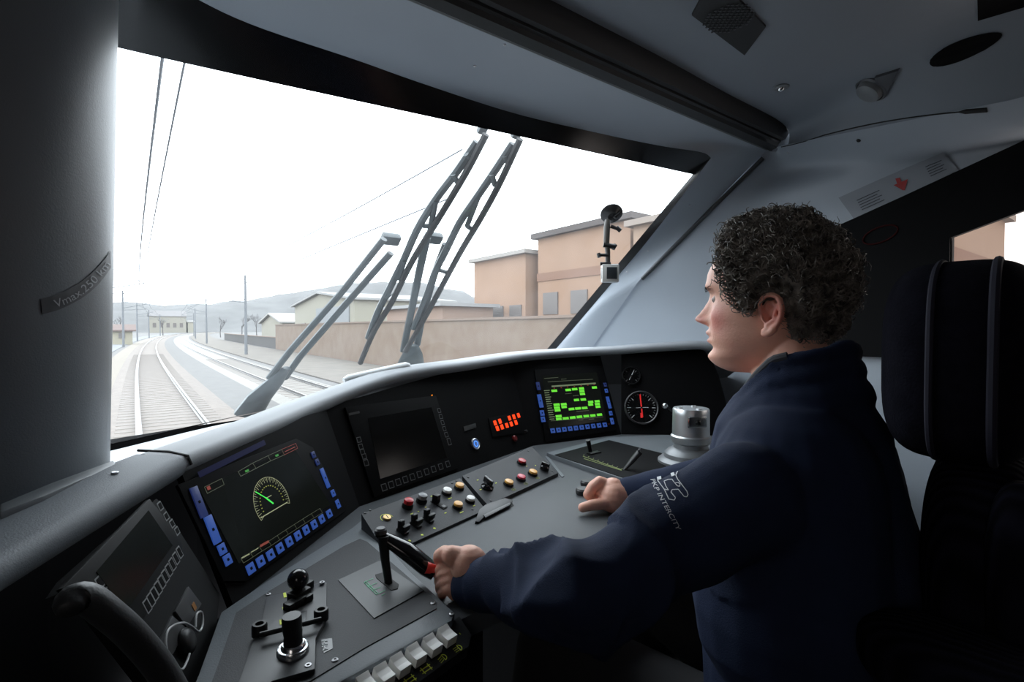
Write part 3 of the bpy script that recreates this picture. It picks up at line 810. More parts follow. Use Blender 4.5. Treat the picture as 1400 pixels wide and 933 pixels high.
mb = MB(); quad_lines(mb, P0, [c2(405, 786), c2(448, 762)], .002, SOFF, False); quad_lines(mb, P0, [c2(460, 752), c2(500, 728)], .0016, SOFF, False); mb.build('status_text', yline, s1, smooth=0)
mb = MB(); quad_lines(mb, P0, [c2(640, 155), c2(722, 120), c2(733, 148), c2(655, 187)], .0008, SOFF); quad_lines(mb, P0, [c2(515, 715), c2(560, 690)], .004, SOFF, False); quad_lines(mb, P0, [c2(660, 168), c2(718, 140)], .0014, SOFF, False)
mb.box(P0.mat(*P0.uv(*c2(213, 380)), SOFF), .007, .006, .0003, .0); mb.build('warning_boxes', rline, s1, smooth=0)
mb = MB()
for p in [(437, 280), (612, 190)]: mb.box(P0.mat(*P0.uv(*c2(*p)), SOFF), .010, .004, .0003)
mb.build('green_status', mat('lit_dim_green', (.01, .1, .01), .5, emit=(.03, .22, .03), estr=.8), s1, smooth=0)
# centre display, switched off
d2, s2 = display('dark_display', P1, [(472, 557), (596, 541), (627, 640), (512, 680)], [(503, 572), (590, 557), (611, 626), (520, 655)], 'switched-off black cab display in the middle of the console', scroff)
c3 = lambda x, y: (450 + x / 4.242, 540 + y / 4.242)
def okeys(fr, t, ks, m=glab2, off=.006):
    for (px, py, L, H) in ks:
        u, v = fr.uv(px, py)
        k = MB(); stroke(k, fr, [(u - L/2, v - H/2), (u + L/2, v - H/2), (u + L/2, v + H/2), (u - L/2, v + H/2), (u - L/2, v - H/2)], .0012, off)
        k.box(fr.mat(u, v, off - .0005), L, H, .0007, 0)
        o = k.build('outlined_key', m, t, smooth=0)
        MB().box(fr.mat(u, v, off + .0003), L - .0022, H - .0022, .0004).build('key_face', panelm, o, smooth=0)
okeys(P1, d2, [(*c3(310 + k * 41.1, 540 - k * 15), .0155, .0165) for k in range(10)])
okeys(P1, d2, [(*c3(165, 265), .012, .013), (*c3(175, 305), .012, .013), (*c3(185, 335), .012, .013), (*c3(195, 362), .012, .013), (*c3(206, 398), .013, .015)])
okeys(P1, d2, [(*c3(630, 95), .012, .013), (*c3(640, 130), .012, .013), (*c3(650, 165), .012, .013), (*c3(660, 200), .012, .013), (*c3(672, 235), .013, .014), (*c3(688, 275), .013, .020)])
mb = MB(); quad_lines(mb, P1, [c3(110, 118), c3(165, 105)], .006, .0062, False); mb.build('maker_plate', mat('dim_badge', (.03, .03, .03), .4), d2, smooth=0)
# green system display
d3, s3 = display('system_display', P2, [(731, 506), (824, 500), (843, 589), (746, 604)], [(741, 514), (816, 509), (829, 575), (751, 587)], 'cab display showing bright green status bars over black', scr)
c4 = lambda x, y: (720 + x / 7.177, 490 + y / 7.177)
keys(P2, d3, [(*c4(247 + k * 56.7, 716 - k * 6.5), .0195, .0175) for k in range(10)])
keys(P2, d3, [(*c4(105, 280), .016, .032, keyf), (*c4(125, 425), .018, .052), (*c4(143, 543), .018, .021), (*c4(152, 605), .018, .021)])
keys(P2, d3, [(*c4(760, 265), .015, .017, keyf), (*c4(772, 325), .015, .017), (*c4(795, 440), .016, .050), (*c4(815, 545), .016, .018), (*c4(828, 622), .016, .026)])
bars = [(262, 325, 62), (398, 317, 62), (462, 309, 62), (528, 302, 58), (532, 328, 58), (538, 356, 58), (655, 293, 58), (480, 415, 58), (546, 410, 62), (285, 461, 66), (355, 457, 62), (288, 490, 62), (358, 484, 58), (294, 516, 62), (618, 434, 60), (682, 428, 58), (618, 460, 56), (684, 455, 58), (690, 481, 56), (430, 504, 62), (495, 498, 66), (560, 493, 62), (305, 574, 64), (307, 602, 60), (374, 595, 66), (442, 587, 62), (508, 580, 62), (575, 573, 62), (640, 567, 60), (705, 559, 60)]
for x, y, L in bars:
    u, v = P2.uv(*c4(x, y)); rrect(MB(), P2, u, v, L * .00043, .0098, SOFF, .0003).build('status_bar', gbar, s3, smooth=0)
mb = MB()
quad_lines(mb, P2, [c4(240, 282), c4(665, 252)], .006, SOFF, False)
for k in range(14):
    yy_ = 325 + k * 21.5; x0 = 163 + k * 4.2; stroke(mb, P2, [P2.uv(*c4(x0, yy_)), P2.uv(*c4(x0 + (42 if k % 3 else 52), yy_ - 4))], .003, SOFF)
mb.build('column_heads', mat('lit_grey_green', (.1, .12, .08), .5, emit=(.13, .17, .09), estr=.8), s3, smooth=0)
mb = MB(); 
for q in ([(165, 205), (300, 195)], [(330, 212), (380, 208)], [(200, 238), (640, 212)], [(370, 355), (430, 350)], [(445, 375), (500, 370)], [(480, 528), (600, 518)], [(230, 620), (740, 580)], [(500, 612), (545, 608)], [(600, 604), (650, 600)]):
    quad_lines(mb, P2, [c4(*q[0]), c4(*q[1])], .0018, SOFF, False)
mb.build('screen_lines', dline, s3, smooth=0)
mb = MB()
for x, y in [(262, 300), (330, 295), (392, 288), (458, 283), (525, 277), (590, 270), (652, 264)]: mb.box(P2.mat(*P2.uv(*c4(x, y)), SOFF + .0002), .006, .003, .0003)
mb.build('fault_marks', rline, s3, smooth=0)
mb = MB(); mb.sphere(P2.mat(*P2.uv(*c4(798, 650)), .007), .0014, 8, 6); mb.build('status_lamp', rline, d3)
# left dark display on the side panel
c1 = lambda x, y: (x / 2.5, 560 + y / 2.5)
d4, s4 = display('side_display', PLf, [c1(210, 612), c1(512, 305), c1(620, 440), c1(625, 480), c1(480, 740), c1(400, 740)], [c1(330, 555), c1(508, 345), c1(590, 465), c1(432, 690)], 'switched-off dark display on the left side panel', mat('side_screen_off', (.010, .013, .012), .2))
d4.children[0].data.materials[0] = mat('side_bezel', (.011, .0115, .012), .55, spec=.2)
okeys(PLf, d4, [(*c1(485 + k * 12.6, 680 - k * 20.5), .0100, .0150) for k in range(10)], mat('side_key_print', (.30, .31, .31), .6))
okeys(PLf, d4, [(*c1(532, 337), .010, .011), (*c1(553, 372), .010, .010), (*c1(573, 397), .010, .010), (*c1(590, 422), .010, .010), (*c1(320, 600), .010, .012), (*c1(350, 632), .010, .010)], MATS['side_key_print'])
# two small grey plates and the white-edged cable loop below the side display
for k, (pts, lab) in enumerate([([c1(600, 690), c1(645, 605), c1(690, 665), c1(640, 745)], 'small dark square socket plate below the side display'), ([c1(545, 795), c1(590, 705), c1(640, 750), c1(590, 840)], 'small dark square plate behind the cable loop')]):
    t = MB().prism([PLf.hit(*p, .003) for p in pts], -PLf.n * .003, .0006).build('socket_plate', mat('socket_grey%d' % k, (.05, .05, .052), .4), None); tag(t, lab, 'plate')
    if k == 0:
        m_ = MB().box(PLf.mat(*PLf.uv(*c1(655, 678)), .003), .008, .010, .0008); m_.build('amber_symbol', mat('amber_print', (.30, .12, .02), .5), t, smooth=0)
lp = [c1(600, 735), c1(575, 755), c1(566, 800), c1(580, 850), c1(605, 885)]
lp2 = [c1(600, 735), c1(630, 730), c1(655, 742), c1(680, 760), c1(693, 735), c1(690, 695), c1(672, 700), c1(668, 745)]
lp3 = [c1(605, 885), c1(625, 888), c1(640, 860), c1(648, 835)]
mb = MB()
for L_ in (lp, lp2, lp3): mb.tube(cat([PLf.hit(*p, .010) for p in L_], 22), .0014, 8)
tag(mb.build('cable_loop', mat('white_cable', (.45, .46, .46), .35)), 'thin white looped cable hanging below the side display', 'cable')
mb = MB(); u, v = PLf.uv(*c1(625, 800)); mb.lathe(PLf.mat(u, v, 0), [(.017, 0), (.017, .006), (.014, .010), (.008, .012), (.0001, .012)], 24)
tag(mb.build('round_socket', blackm), 'round black socket cover encircled by the white cable loop', 'socket')
# curved dark housing at the far left bottom
mb = MB()
hp = cat([W(96, 835, .43), W(100, 822, .44), W(118, 818, .45), (W(146, 838, .46)), W(184, 872, .48), W(226, 925, .50), W(262, 1000, .50)], 26)
mb.tube(hp, [.009 + .007 * min(1, k / 5) for k in range(26)], 14, flat=.8)
tag(mb.build('handset_housing', mat('handset_grey', (.028, .029, .031), .5, bump=.2, bscale=300), None, smooth=70), 'curved dark grey plastic grip in the bottom left corner', 'grip')
# ------------------------------------------------------------------ LED column between displays
lp_ = empty('indicator_panel', P1.hit(690, 600), 'glowing red square warning lamps in two rows', 'lamp panel')
MB().prism([P1.hit(*p, .004) for p in [(668, 572), (714, 562), (717, 592), (674, 598)]], -P1.n * .004, .0008).build('lamp_base', panelm, lp_)
for x, y in [(957, 166), (985, 156), (1040, 138), (1066, 130), (1093, 122), (970, 198), (997, 189), (1025, 180), (1051, 172), (1078, 163)]:
    MB().box(P1.mat(*P1.uv(*c3(x, y)), .004), .0152, .0168, .0015, .0006).build('warning_lamp', redled, lp_)
bb = empty('ring_button', P1.hit(*c3(845, 287)), 'round steel push button with a glowing blue ring', 'button')
u, v = P1.uv(*c3(845, 287))
MB().lathe(P1.mat(u, v, 0), [(.0185, 0), (.0185, .005), (.016, .0065), (.0150, .005), (.0001, .005)], 28).build('button_rim', steel, bb)
mb = MB(); stroke(mb, P1, ring(P1, u, v, .0085, 24), .0022, .0052); mb.build('light_ring', bluering, bb, smooth=0)
mb = MB().lathe(P1.mat(u, v, .005), [(.0145, 0), (.014, .0002), (.0001, .0002)], 24).build('button_face', mat('blue_button_face', (.1, .14, .25), .4, emit=(.02, .05, .16), estr=1), bb)
tag(MB().prism([P1.hit(*c3(*p), .003) for p in [(780, 185), (850, 165), (855, 190), (785, 212)]], -P1.n * .003, .0008).build('name_plate', mat('dim_plate', (.035, .037, .037), .4)), 'small grey blank plate above the blue ring button', 'plate')
u, v = P1.uv(*c3(1072, 255)); tag(MB().lathe(P1.mat(u, v, 0), [(.011, 0), (.011, .006), (.008, .009), (.0001, .009)], 20).build('signal_lamp', mat('dim_red_lamp', (.16, .01, .012), .3)), 'unlit dark red round lamp below the red warning lamps', 'lamp')
u, v = P1.uv(*c3(1132, 215)); tag(MB().lathe(P1.mat(u, v, 0), [(.006, 0), (.005, .012), (.0001, .014)], 12).build('toggle_switch', darkgrey), 'small black toggle on the panel right of the dark red lamp', 'switch')
tag(MB().sphere(P1.mat(*P1.uv(590, 541), .002), .0022, 10, 8).build('pilot_lamp', orled), 'tiny orange pilot light above the dark centre display', 'lamp')
# ------------------------------------------------------------------ gauges
c5 = lambda x, y: (700 + x / 4.375, 470 + y / 4.375)
def gauge(cx, cyy, r, label, angs, nm, hands, rimmat, nt=24):
    u, v = P3.uv(*c5(cx, cyy)); t = empty('pressure_gauge', P3.at(u, v), label, 'gauge')
    MB().lathe(P3.mat(u, v, 0), [(r, 0), (r, .010), (r * .95, .013), (r * .9, .010), (r * .9, .004)], 40).build('gauge_rim', rimmat, t)
    MB().lathe(P3.mat(u, v, .003), [(r * .9, 0), (r * .9, .001), (.0001, .001)], 32).build('gauge_face', panelm, t)
    mb = MB()
    for k in range(nt + 1):
        a = math.radians(225 - 270 * k / nt); b_ = k % 4 == 0; r0 = r * (.62 if b_ else .74)
        stroke(mb, P3, [(u + r0 * math.cos(a), v + r0 * math.sin(a)), (u + r * .83 * math.cos(a), v + r * .83 * math.sin(a))], .0022 if b_ else .0010, .0045)
    mb.build('gauge_scale', wlab if nm else glab2, t, smooth=0)
    for (a, L, tail, w, m, nme) in hands:
        a = math.radians(a); mb = MB(); stroke(mb, P3, [(u - tail * math.cos(a), v - tail * math.sin(a)), (u + L * math.cos(a), v + L * math.sin(a))], w, .0060); 
        mb.build(nme, m, t, smooth=0)
    MB().lathe(P3.mat(u, v, .004), [(.004, 0), (.004, .004), (.0001, .0045)], 12).build('hub', blackm, t)
    return t
g1 = gauge(773, 385, .070, 'round black pressure gauge with a red needle pointing straight up', None, 1, [(93, .054, .038, .0050, redneedle, 'red_needle'), (2, .028, .022, .0018, wlab, 'white_needle')], mat('gauge_rim_grey', (.06, .06, .062), .3, .3))
u, v = P3.uv(*c5(773, 385)); 
MB().box(P3.mat(u - .002, v - .032, .0058), .008, .020, .0012).build('needle_tail', redneedle, g1)
g2 = gauge(712, 195, .038, 'small dim round gauge above the red-needled gauge', None, 0, [(62, .030, .020, .0022, wlab, 'needle')], blackm, 12)
tag(MB().lathe(P3.mat(*P3.uv(*c5(700, 240)), 0), [(.006, 0), (.005, .004), (.0001, .004)], 12).build('screw', mat('dim_steel', (.3, .3, .3), .4, .8)), 'small steel screw under the small dim gauge', 'screw')
# ------------------------------------------------------------------ tall chrome valve on the right wing
rw = [hz(*c5(*p), WZ) for p in [(205, 652), (560, 560), (900, 545), (1400, 560), (1500, 700), (1300, 850), (760, 838), (430, 730)]]
MB().prism(rw, (0, 0, -.03), .005).build('right_wing', rimm, console, smooth=40)
rp = [hz(*c5(*p), WZ + .0015) for p in [(255, 665), (580, 577), (895, 655), (935, 770), (740, 800), (700, 812), (420, 720)]]
MB().prism(rp, (0, 0, -.002)).build('wing_plate', panelm, console, smooth=0)
mb = MB(); a, b, c_ = hz(*c5(205, 685), DZ + .004), hz(*c5(300, 795), DZ + .004), hz(*c5(310, 790), DZ + .004)
MB().prism([hz(*c5(*p), DZ + .003) for p in [(198, 675), (215, 672), (312, 790), (298, 798)]], (0, 0, -.01), .001).build('edge_strip', rimm, console)
vb = hz(*c5(1068, 712), WZ)
val = empty('brake_valve', vb, 'tall satin steel cylindrical brake valve on a stepped grey base', 'valve')
Mv = Matrix.Translation(vb)
MB().lathe(Mv, [(.098, 0), (.098, .008), (.088, .016), (.080, .018), (.078, .030), (.068, .040), (.052, .048), (.050, .062)], 48).build('stepped_base', mat('valve_base_grey', (.19, .20, .21), .4, .3), val)
MB().lathe(Mv, [(.050, .060), (.058, .066), (.060, .078), (.060, .084), (.0555, .088), (.0545, .150), (.0545, .166), (.052, .170), (.0001, .170)], 48).build('valve_body', steel, val)
mb = MB(); mb.box(Mv @ Matrix.Rotation(math.radians(-25), 4, 'Z') @ Matrix.Translation((-.010, -.050, .118)), .060, .012, .034, .004); vf = mb.build('valve_flat', chrome, val)
mb = MB(); mb.sphere(Mv @ Matrix.Rotation(math.radians(-25), 4, 'Z') @ Matrix.Translation((-.010, -.058, .134)), .009, 12, 8, sc=(1, .5, 1)); mb.build('valve_screw', blackgl, val)
for k in range(3):
    a = math.radians(20 + 120 * k); MB().lathe(Mv @ Matrix.Translation((.033 * math.cos(a), .033 * math.sin(a), .170)), [(.008, 0), (.008, .003), (.005, .0035), (.0045, .001), (.0001, .001)], 14).build('top_bolt', steel, val)
# small knob-ended lever by the valve
ka, kb = P3.hit(*c5(975, 425), .01), P3.hit(*c5(915, 373), .075)
lv = empty('ball_lever', ka, 'short black lever with a bright steel tip left of the steel valve', 'lever')
MB().tube([ka, ka.lerp(kb, .6), kb], [.009, .008, .006], 12).build('lever_stem', darkgrey, lv)
MB().sphere(Matrix.Translation(kb), .0125, 16, 10).build('lever_tip', chrome, lv)
# wing sliders
sl = empty('direction_lever', hz(860, 640, WZ), 'black tapered lever at the right end of the slotted green scale', 'lever')
bs = hz(*c5(668, 758), WZ); tp = W(874, 619, (bs - CPOS).dot(A0) + .02)
MB().tube([bs, bs.lerp(tp, .5), tp], [.006, .011, .013], 12, flat=.6).build('lever_grip', blackm, sl)
MB().box(Matrix.Translation(tp + V((0, 0, .003))) @ Matrix.Rotation(.6, 4, 'Z'), .030, .006, .008, .002).build('grip_cap', darkgrey, sl)
mb = MB()
for o_ in (0, 14): mb.tube([hz(*c5(425 + o_ * .4, 675 + o_), WZ + .002), hz(*c5(655, 755 + o_ * .3), WZ + .002)], .0012, 6)
for k in range(9):
    t = k / 8; mb.box(Matrix.Translation(hz(430 / 4.375 + 700 + 52 * t * 1.0, 470 + (676 + 82 * t) / 4.375 - 2, WZ + .0018)) @ Matrix.Rotation(.4, 4, 'Z'), .008, .002, .0004)
tag(mb.build('lever_scale', mat('slot_green_yellow', (.22, .27, .08), .5), None, smooth=20), 'slim yellow-green double line scale printed on the right wing plate', 'scale')
ll = empty('small_lever', hz(*c5(490, 660), WZ), 'small black upright lever at the left end of the green scale', 'lever')
MB().box(Matrix.Translation(hz(*c5(490, 660), WZ)), .05, .02, .006, .002).build('lever_foot', blackm, ll)
q = hz(*c5(470, 655), WZ); MB().tube([q, q + V((-.012, 0, .045))], [.006, .008], 10).build('lever_grip', blackm, ll)
# round dark knobs next to the right hand
for k, (px, py, lab) in enumerate([(803, 665, 'upper of two flat round black knobs beyond the right hand'), (797, 676, 'lower of two flat round black knobs beside the right hand')]):
    tag(MB().lathe(Matrix.Translation(hz(px, py, DZ)), [(.017, 0), (.019, .004), (.019, .012), (.016, .016), (.0001, .016)], 24).build('flat_knob', darkgrey), lab, 'knob', None)
# ------------------------------------------------------------------ master controller lever on the left wing
WF = Fr(V((0, 0, WZ + .0015)), (1, 0, 0), (0, 1, 0))
c6 = lambda x, y: (270 + x / 3.415, 720 + y / 3.415)
tag(MB().prism([hz(*c6(*p), WZ + .003) for p in [(657, 250), (850, 160), (1055, 300), (825, 428)]], (0, 0, -.0016)).build('lever_plate', mat('lever_plate_grey', (.042, .045, .049), .42)), 'square grey plate around the slot of the drive lever', 'plate')
mc = empty('drive_lever', hz(535, 795, WZ), 'black drive lever rising from its slot, its grip reaching to the left hand', 'lever')
lb0 = hz(533, 800, WZ); hd = V((lb0.x - .006, lb0.y + .012, .862))
mb = MB(); mb.prism([hz(*c6(*p), WZ + .004) for p in [(830, 225), (865, 215), (940, 270), (935, 290), (905, 298), (835, 240)]], (0, 0, -.001)); mb.build('lever_slot', darkm, mc, smooth=0)
MB().tube([lb0 + V((0, 0, -.01)), lb0.lerp(hd, .5) + V((-.002, 0, 0)), hd], [.008, .009, .012], 14, flat=.75).build('lever_stem', blackm, mc)
ge = W(594, 783, .832)
g0 = hd + V((-.006, .010, .004))
gp = [g0, g0.lerp(ge, .12) + V((0, 0, .0)), g0.lerp(ge, .5) + V((0, 0, .004)), g0.lerp(ge, .85), ge]
MB().tube(gp, [.008, .0125, .019, .019, .0165], 18, flat=.72).build('lever_grip', blackgl, mc, smooth=60)
bx = W(588, 780, .828)
MB().tube([W(581, 776, .822), W(603, 784, .835)], [.0115, .0115], 16, flat=.85).build('release_button', redrel, mc)
MB().lathe(Matrix.Translation(hd + V((-.004, 0, .006))), [(.010, 0), (.010, .006), (.007, .009), (.0001, .009)], 14).build('lever_cap', darkgrey, mc)
mb = MB(); gpts = [(775, 268), (790, 262), (840, 322), (862, 308)]
for q in ([(778, 268), (820, 250)], [(795, 290), (838, 270)], [(815, 306), (855, 290)], [(836, 326), (876, 306)], [(778, 268), (836, 326)], [(785, 262), (842, 320)], [(860, 330), (875, 322)]):
    quad_lines(mb, WF, [c6(*q[0]), c6(*q[1])], .0009, .0022, False)
tag(mb.build('lever_markings', glab, None, smooth=0), 'green printed comb-shaped scale on the drive lever plate', 'marking')
# left group: lower plate, ball-ended lever, plunger lever
cp = empty('control_plate', hz(*c6(400, 560), WZ), 'dark raised plate with two short levers on the left desk wing', 'panel')
def wpoly(name, pts, z, th, m, parent, bev=.0008): return MB().prism([hz(*c6(*p), z) for p in pts], (0, 0, -th), bev).build(name, m, parent, smooth=20)
wpoly('upper_plate', [(322, 330), (585, 258), (604, 262), (600, 432), (290, 500)], WZ + .005, .004, mat('upper_plate_grey', (.042, .044, .048), .45), cp)
wpoly('lower_plate', [(270, 505), (600, 428), (552, 520), (548, 665), (350, 722), (300, 760), (180, 760)], WZ + .008, .006, mat('lower_plate_dark', (.020, .021, .023), .42), cp)
MB().tube([hz(*c6(290, 508), WZ + .018), hz(*c6(578, 435), WZ + .018)], .0035, 10).build('cross_rod', blackm, cp)
for p in [(290, 505), (578, 435)]:
    MB().lathe(Matrix.Translation(hz(*c6(*p), WZ + .006)), [(.010, 0), (.010, .012), (.0085, .015), (.0055, .015), (.005, .011), (.0001, .011)], 16).build('rod_end', blackm, cp)
for p in [(582, 268), (517, 657), (585, 395)]:
    MB().lathe(Matrix.Translation(hz(*c6(*p), WZ + .006)), [(.004, 0), (.004, .003), (.002, .003), (.0018, .0015), (.0001, .0015)], 12).build('plate_screw', mat('plate_screw_steel', (.25, .25, .26), .35, .8) if 'plate_screw_steel' not in MATS else MATS['plate_screw_steel'], cp)
mb = MB()
for (x, y, h_) in [(408, 322, .016), (403, 382, .007), (390, 448, .013)]: mb.box(Matrix.Translation(hz(*c6(x, y), WZ + .0052)) @ Matrix.Rotation(-.15, 4, 'Z'), .004, h_, .0004)
mb.build('yellow_marks', ylab, cp, smooth=0)
bl_ = empty('ball_knob_lever', hz(*c6(475, 330), WZ), 'short lever with a round black ball knob on the left desk wing', 'lever')
q = hz(*c6(475, 345), WZ + .005)
MB().box(Matrix.Translation(q) @ Matrix.Rotation(.5, 4, 'Z'), .030, .020, .016, .003).build('lever_housing', blackm, bl_)
MB().box(Matrix.Translation(hz(*c6(515, 292), WZ + .005)) @ Matrix.Rotation(.5, 4, 'Z'), .016, .012, .012, .002).build('side_lug', blackm, bl_)
MB().box(Matrix.Translation(hz(*c6(515, 350), WZ + .005)) @ Matrix.Rotation(.5, 4, 'Z'), .014, .010, .010, .002).build('side_lug', blackm, bl_)
MB().tube([q + V((0, 0, .014)), q + V((0, 0, .03))], .006, 10).build('lever_stem', blackm, bl_)
MB().sphere(Matrix.Translation(W(*c6(470, 248), (q - CPOS).dot(A0) + .004)), .0155, 24, 16).build('ball_knob', blackgl, bl_)
lk = empty('locker_box', hz(*c6(450, 375), WZ), 'low black toggle block below the ball knob lever', 'switch')
MB().box(Matrix.Translation(hz(*c6(455, 378), WZ + .004)) @ Matrix.Rotation(.5, 4, 'Z'), .030, .016, .012, .002).build('block', blackm, lk)
MB().box(Matrix.Translation(hz(*c6(430, 378), WZ + .014)) @ Matrix.Rotation(.5, 4, 'Z'), .010, .012, .006, .002).build('toggle_tip', blackm, lk)
pd = empty('small_window_plate', hz(*c6(480, 425), WZ), 'small square grey inset plate beneath the black toggle block', 'plate')
MB().prism([hz(*c6(*p), WZ + .0065) for p in [(440, 408), (512, 392), (510, 445), (452, 462)]], (0, 0, -.002), .0004).build('inset_frame', blackm, pd)
MB().prism([hz(*c6(*p), WZ + .0070) for p in [(448, 413), (505, 400), (503, 440), (456, 454)]], (0, 0, -.001)).build('inset_face', mat('inset_grey', (.10, .105, .11), .3), pd)
pv = hz(*c6(447, 590), WZ + .007)
pl_ = empty('plunger_lever', pv, 'upright black cylinder lever standing in a chrome ring', 'lever')
MB().lathe(Matrix.Translation(pv), [(.0195, 0), (.0195, .005), (.018, .008), (.0165, .005), (.015, .009), (.0135, .012), (.0125, .013)], 30).build('chrome_ring', chrome, pl_)
MB().lathe(Matrix.Translation(pv), [(.0125, .006), (.011, .020), (.0112, .030)], 24).build('plunger_foot', blackm, pl_)
tpv = V((pv.x, pv.y, pv.z)) 
htop = (W(*c6(425, 415), (pv - CPOS).dot(A0)).z)
MB().lathe(Matrix.Translation(pv) @ Matrix.Rotation(-.03, 4, 'Y'), [(.0105, .024), (.0115, .030), (.0120, htop - pv.z - .004), (.0110, htop - pv.z), (.0001, htop - pv.z + .0005)], 24).build('plunger_grip', blackm, pl_, smooth=30)
# white symbol sticker
st_ = MB().prism([hz(*c6(*p), WZ + .0022) for p in [(575, 528), (628, 522), (632, 570), (590, 592)]], (0, 0, -.0006)).build('symbol_sticker', mat('sticker_dark', (.045, .047, .05), .3), None, smooth=0)
tag(st_, 'small sticker with white symbols beside the raised plate', 'sticker')
mb = MB()
for p, q in [((580, 540), (605, 538)), ((584, 556), (606, 552)), ((592, 540), (594, 556)), ((582, 566), (604, 560)), ((586, 582), (606, 576)), ((594, 566), (597, 580))]: quad_lines(mb, WF, [c6(*p), c6(*q)], .0016, .0010, False)
mb.build('symbol', wlab, st_, smooth=0)
for (x, y, lab) in [(1100, 362, 'right corner of the left desk wing plate'), (642, 628, 'front edge of the left desk wing plate'), (1188, 412, 'the wing rim beside the rocker switches'), (300, 720, 'left rear of the lower raised plate'), (330, 320, 'rear left of the wing plate')]:
    o = MB().lathe(Matrix.Translation(hz(*c6(x, y), WZ + .001)), [(.0042, 0), (.0042, .0015), (.003, .0022), (.002, .0022), (.0018, .0010), (.0001, .0010)], 14).build('screw', MATS['plate_screw_steel'])
    tag(o, 'tiny dark screw at ' + lab, 'screw')
# long groove on the wing plate
mb = MB(); quad_lines(mb, WF, [c6(825, 430), c6(1050, 303)], .0010, .0002, False); mb.build('plate_groove', darkm, console, smooth=0)
# hood screws
for px, py, l in [(157, 647, 'steel screw in the grey ledge left of the hood joint'), (226, 625, 'steel screw in the hood just right of the joint')]:
    p = hz(px, py, 1.0); 
    o = MB().lathe(Matrix.Translation(hz(px, py, 1.0)), [(.0045, -.01), (.0045, .0012), (.0035, .0018), (.0001, .0012)], 14).build('screw', screwm); tag(o, l, 'screw')
# pale padded strip lying behind the hood lip
mb = MB(); pA, pB = W(470, 520, 1.44), W(560, 499, 1.58)
mb.tube([pA, pA.lerp(pB, .06), pA.lerp(pB, .5), pA.lerp(pB, .94), pB], [.008, .015, .015, .014, .006], 14, flat=.8)
tag(mb.build('padded_strip', mat('pale_strip', (.60, .62, .63), .5), None, smooth=60), 'pale grey rounded strip lying along the hood under the windscreen', 'strip')
# white end block at the pillar foot
p = [W(143, 640, .93), W(143, 616, 1.2), W(170, 609, 1.26), W(177, 632, .98)]
mb = MB(); mb.prism([V((-.16, 1.22, .955)), V((.0, 1.22, .955)), V((.055, 1.20, .955)), V((.045, 1.05, .958)), V((-.16, 1.02, .958))], (0, 0, .012), .003)
tag(mb.build('pillar_foot_cover', mat('white_cover', (.50, .53, .56), .4)), 'bright white corner cover at the foot of the left pillar', 'cover')
mb = MB(); mb.prism([hz(0, 700, 1.0), hz(0, 689, 1.0), hz(70, 660, 1.0), hz(155, 629, 1.0), hz(160, 636, 1.0), hz(120, 652, 1.0), hz(60, 678, 1.0)], (0, 0, -.02), .003)
tag(mb.build('pillar_skirt', mat('skirt_grey', (.10, .11, .12), .5)), 'low grey skirting strip where the left pillar meets the ledge', 'trim')
# ================================================================== wipers, camera mount, roof fittings
def wp(px, py, off=.0):
    h, n = hb(px, py, BV_WO, 0)
    if h is None: h = W(px, py, 2.2)
    return h + V((0, .05, .05)) * off
def ww(pts, off=.0): return [wp(px, py, off) for px, py in pts]
c7 = lambda x, y: (340 + x / 2.3333, 170 + y / 2.3333)
def wpx(pts, off=0.0): return ww([c7(*p) for p in pts], off)
def wiper(label, base, armA, armB, blade, frame1, links, hub, group):
    t = empty('windscreen_wiper', wpx([base[0]])[0], label, 'wiper', group)
    MB().tube(wpx(base, .3), [.075, .065, .048, .024][:len(base)], 12, flat=.4).build('wiper_foot', wiperm, t)
    for a in (armA, armB):
        if a: MB().tube(wpx(a, .5), .0165, 10, flat=.7).build('arm', wiperm, t)
    b = MB().tube(cat(wpx(blade, .0), 24), .0125, 8, flat=.9).build('blade_rubber', rubber, t)
    MB().tube(cat(wpx(frame1, .25), 24), [.0155] * 24, 8, flat=.8).build('blade_frame', wiperm, t)
    for l in links: MB().tube(wpx(l, .15), .011, 8, flat=.8).build('claw', wiperm, t)
    mb = MB(); h = wpx([hub], .8)[0]; mb.box(Matrix.Translation(h) @ Matrix.Rotation(-.7, 4, 'X'), .075, .045, .03, .010); mb.build('pivot_head', wiperm, t)
    e = wpx([blade[0]], .3)[0]; MB().box(Matrix.Translation(e) @ Matrix.Rotation(-.7, 4, 'X'), .03, .03, .02, .004).build('end_cap', wiperm, t)
    return t
wiper('left windscreen wiper, its two parallel arms reaching down to the left corner', [(5, 930), (40, 880), (85, 835), (125, 790)], [(70, 830), (140, 740), (300, 560), (440, 385)], [(120, 830), (170, 760), (310, 600), (462, 430)],
      [(757, 32), (690, 160), (600, 310), (520, 440), (455, 570), (400, 660), (356, 762)],
      [(735, 65), (670, 160), (605, 245), (545, 340), (500, 440), (455, 530), (415, 610), (385, 690)], [[(697, 100), (715, 118)], [(600, 250), (580, 350)], [(655, 165), (672, 195)], [(500, 440), (480, 500)], [(440, 560), (455, 545)], [(560, 330), (590, 330)]], (470, 405), 'windscreen wipers')
wiper('right windscreen wiper, its arms standing steep above the hood', [(520, 800), (522, 770), (527, 740), (530, 715)], [(500, 740), (530, 600), (555, 480), (578, 380)], [(545, 720), (560, 640), (600, 500), (640, 400)],
      [(866, 47), (800, 190), (740, 300), (680, 400), (620, 510), (560, 620), (500, 725)],
      [(850, 70), (790, 160), (735, 240), (680, 320), (640, 400), (600, 480), (570, 560), (530, 660)], [[(820, 105), (825, 125)], [(735, 240), (700, 330)], [(778, 165), (790, 200)], [(640, 400), (620, 440)], [(610, 470), (640, 480)], [(700, 330), (715, 340)]], (608, 400), 'windscreen wipers')
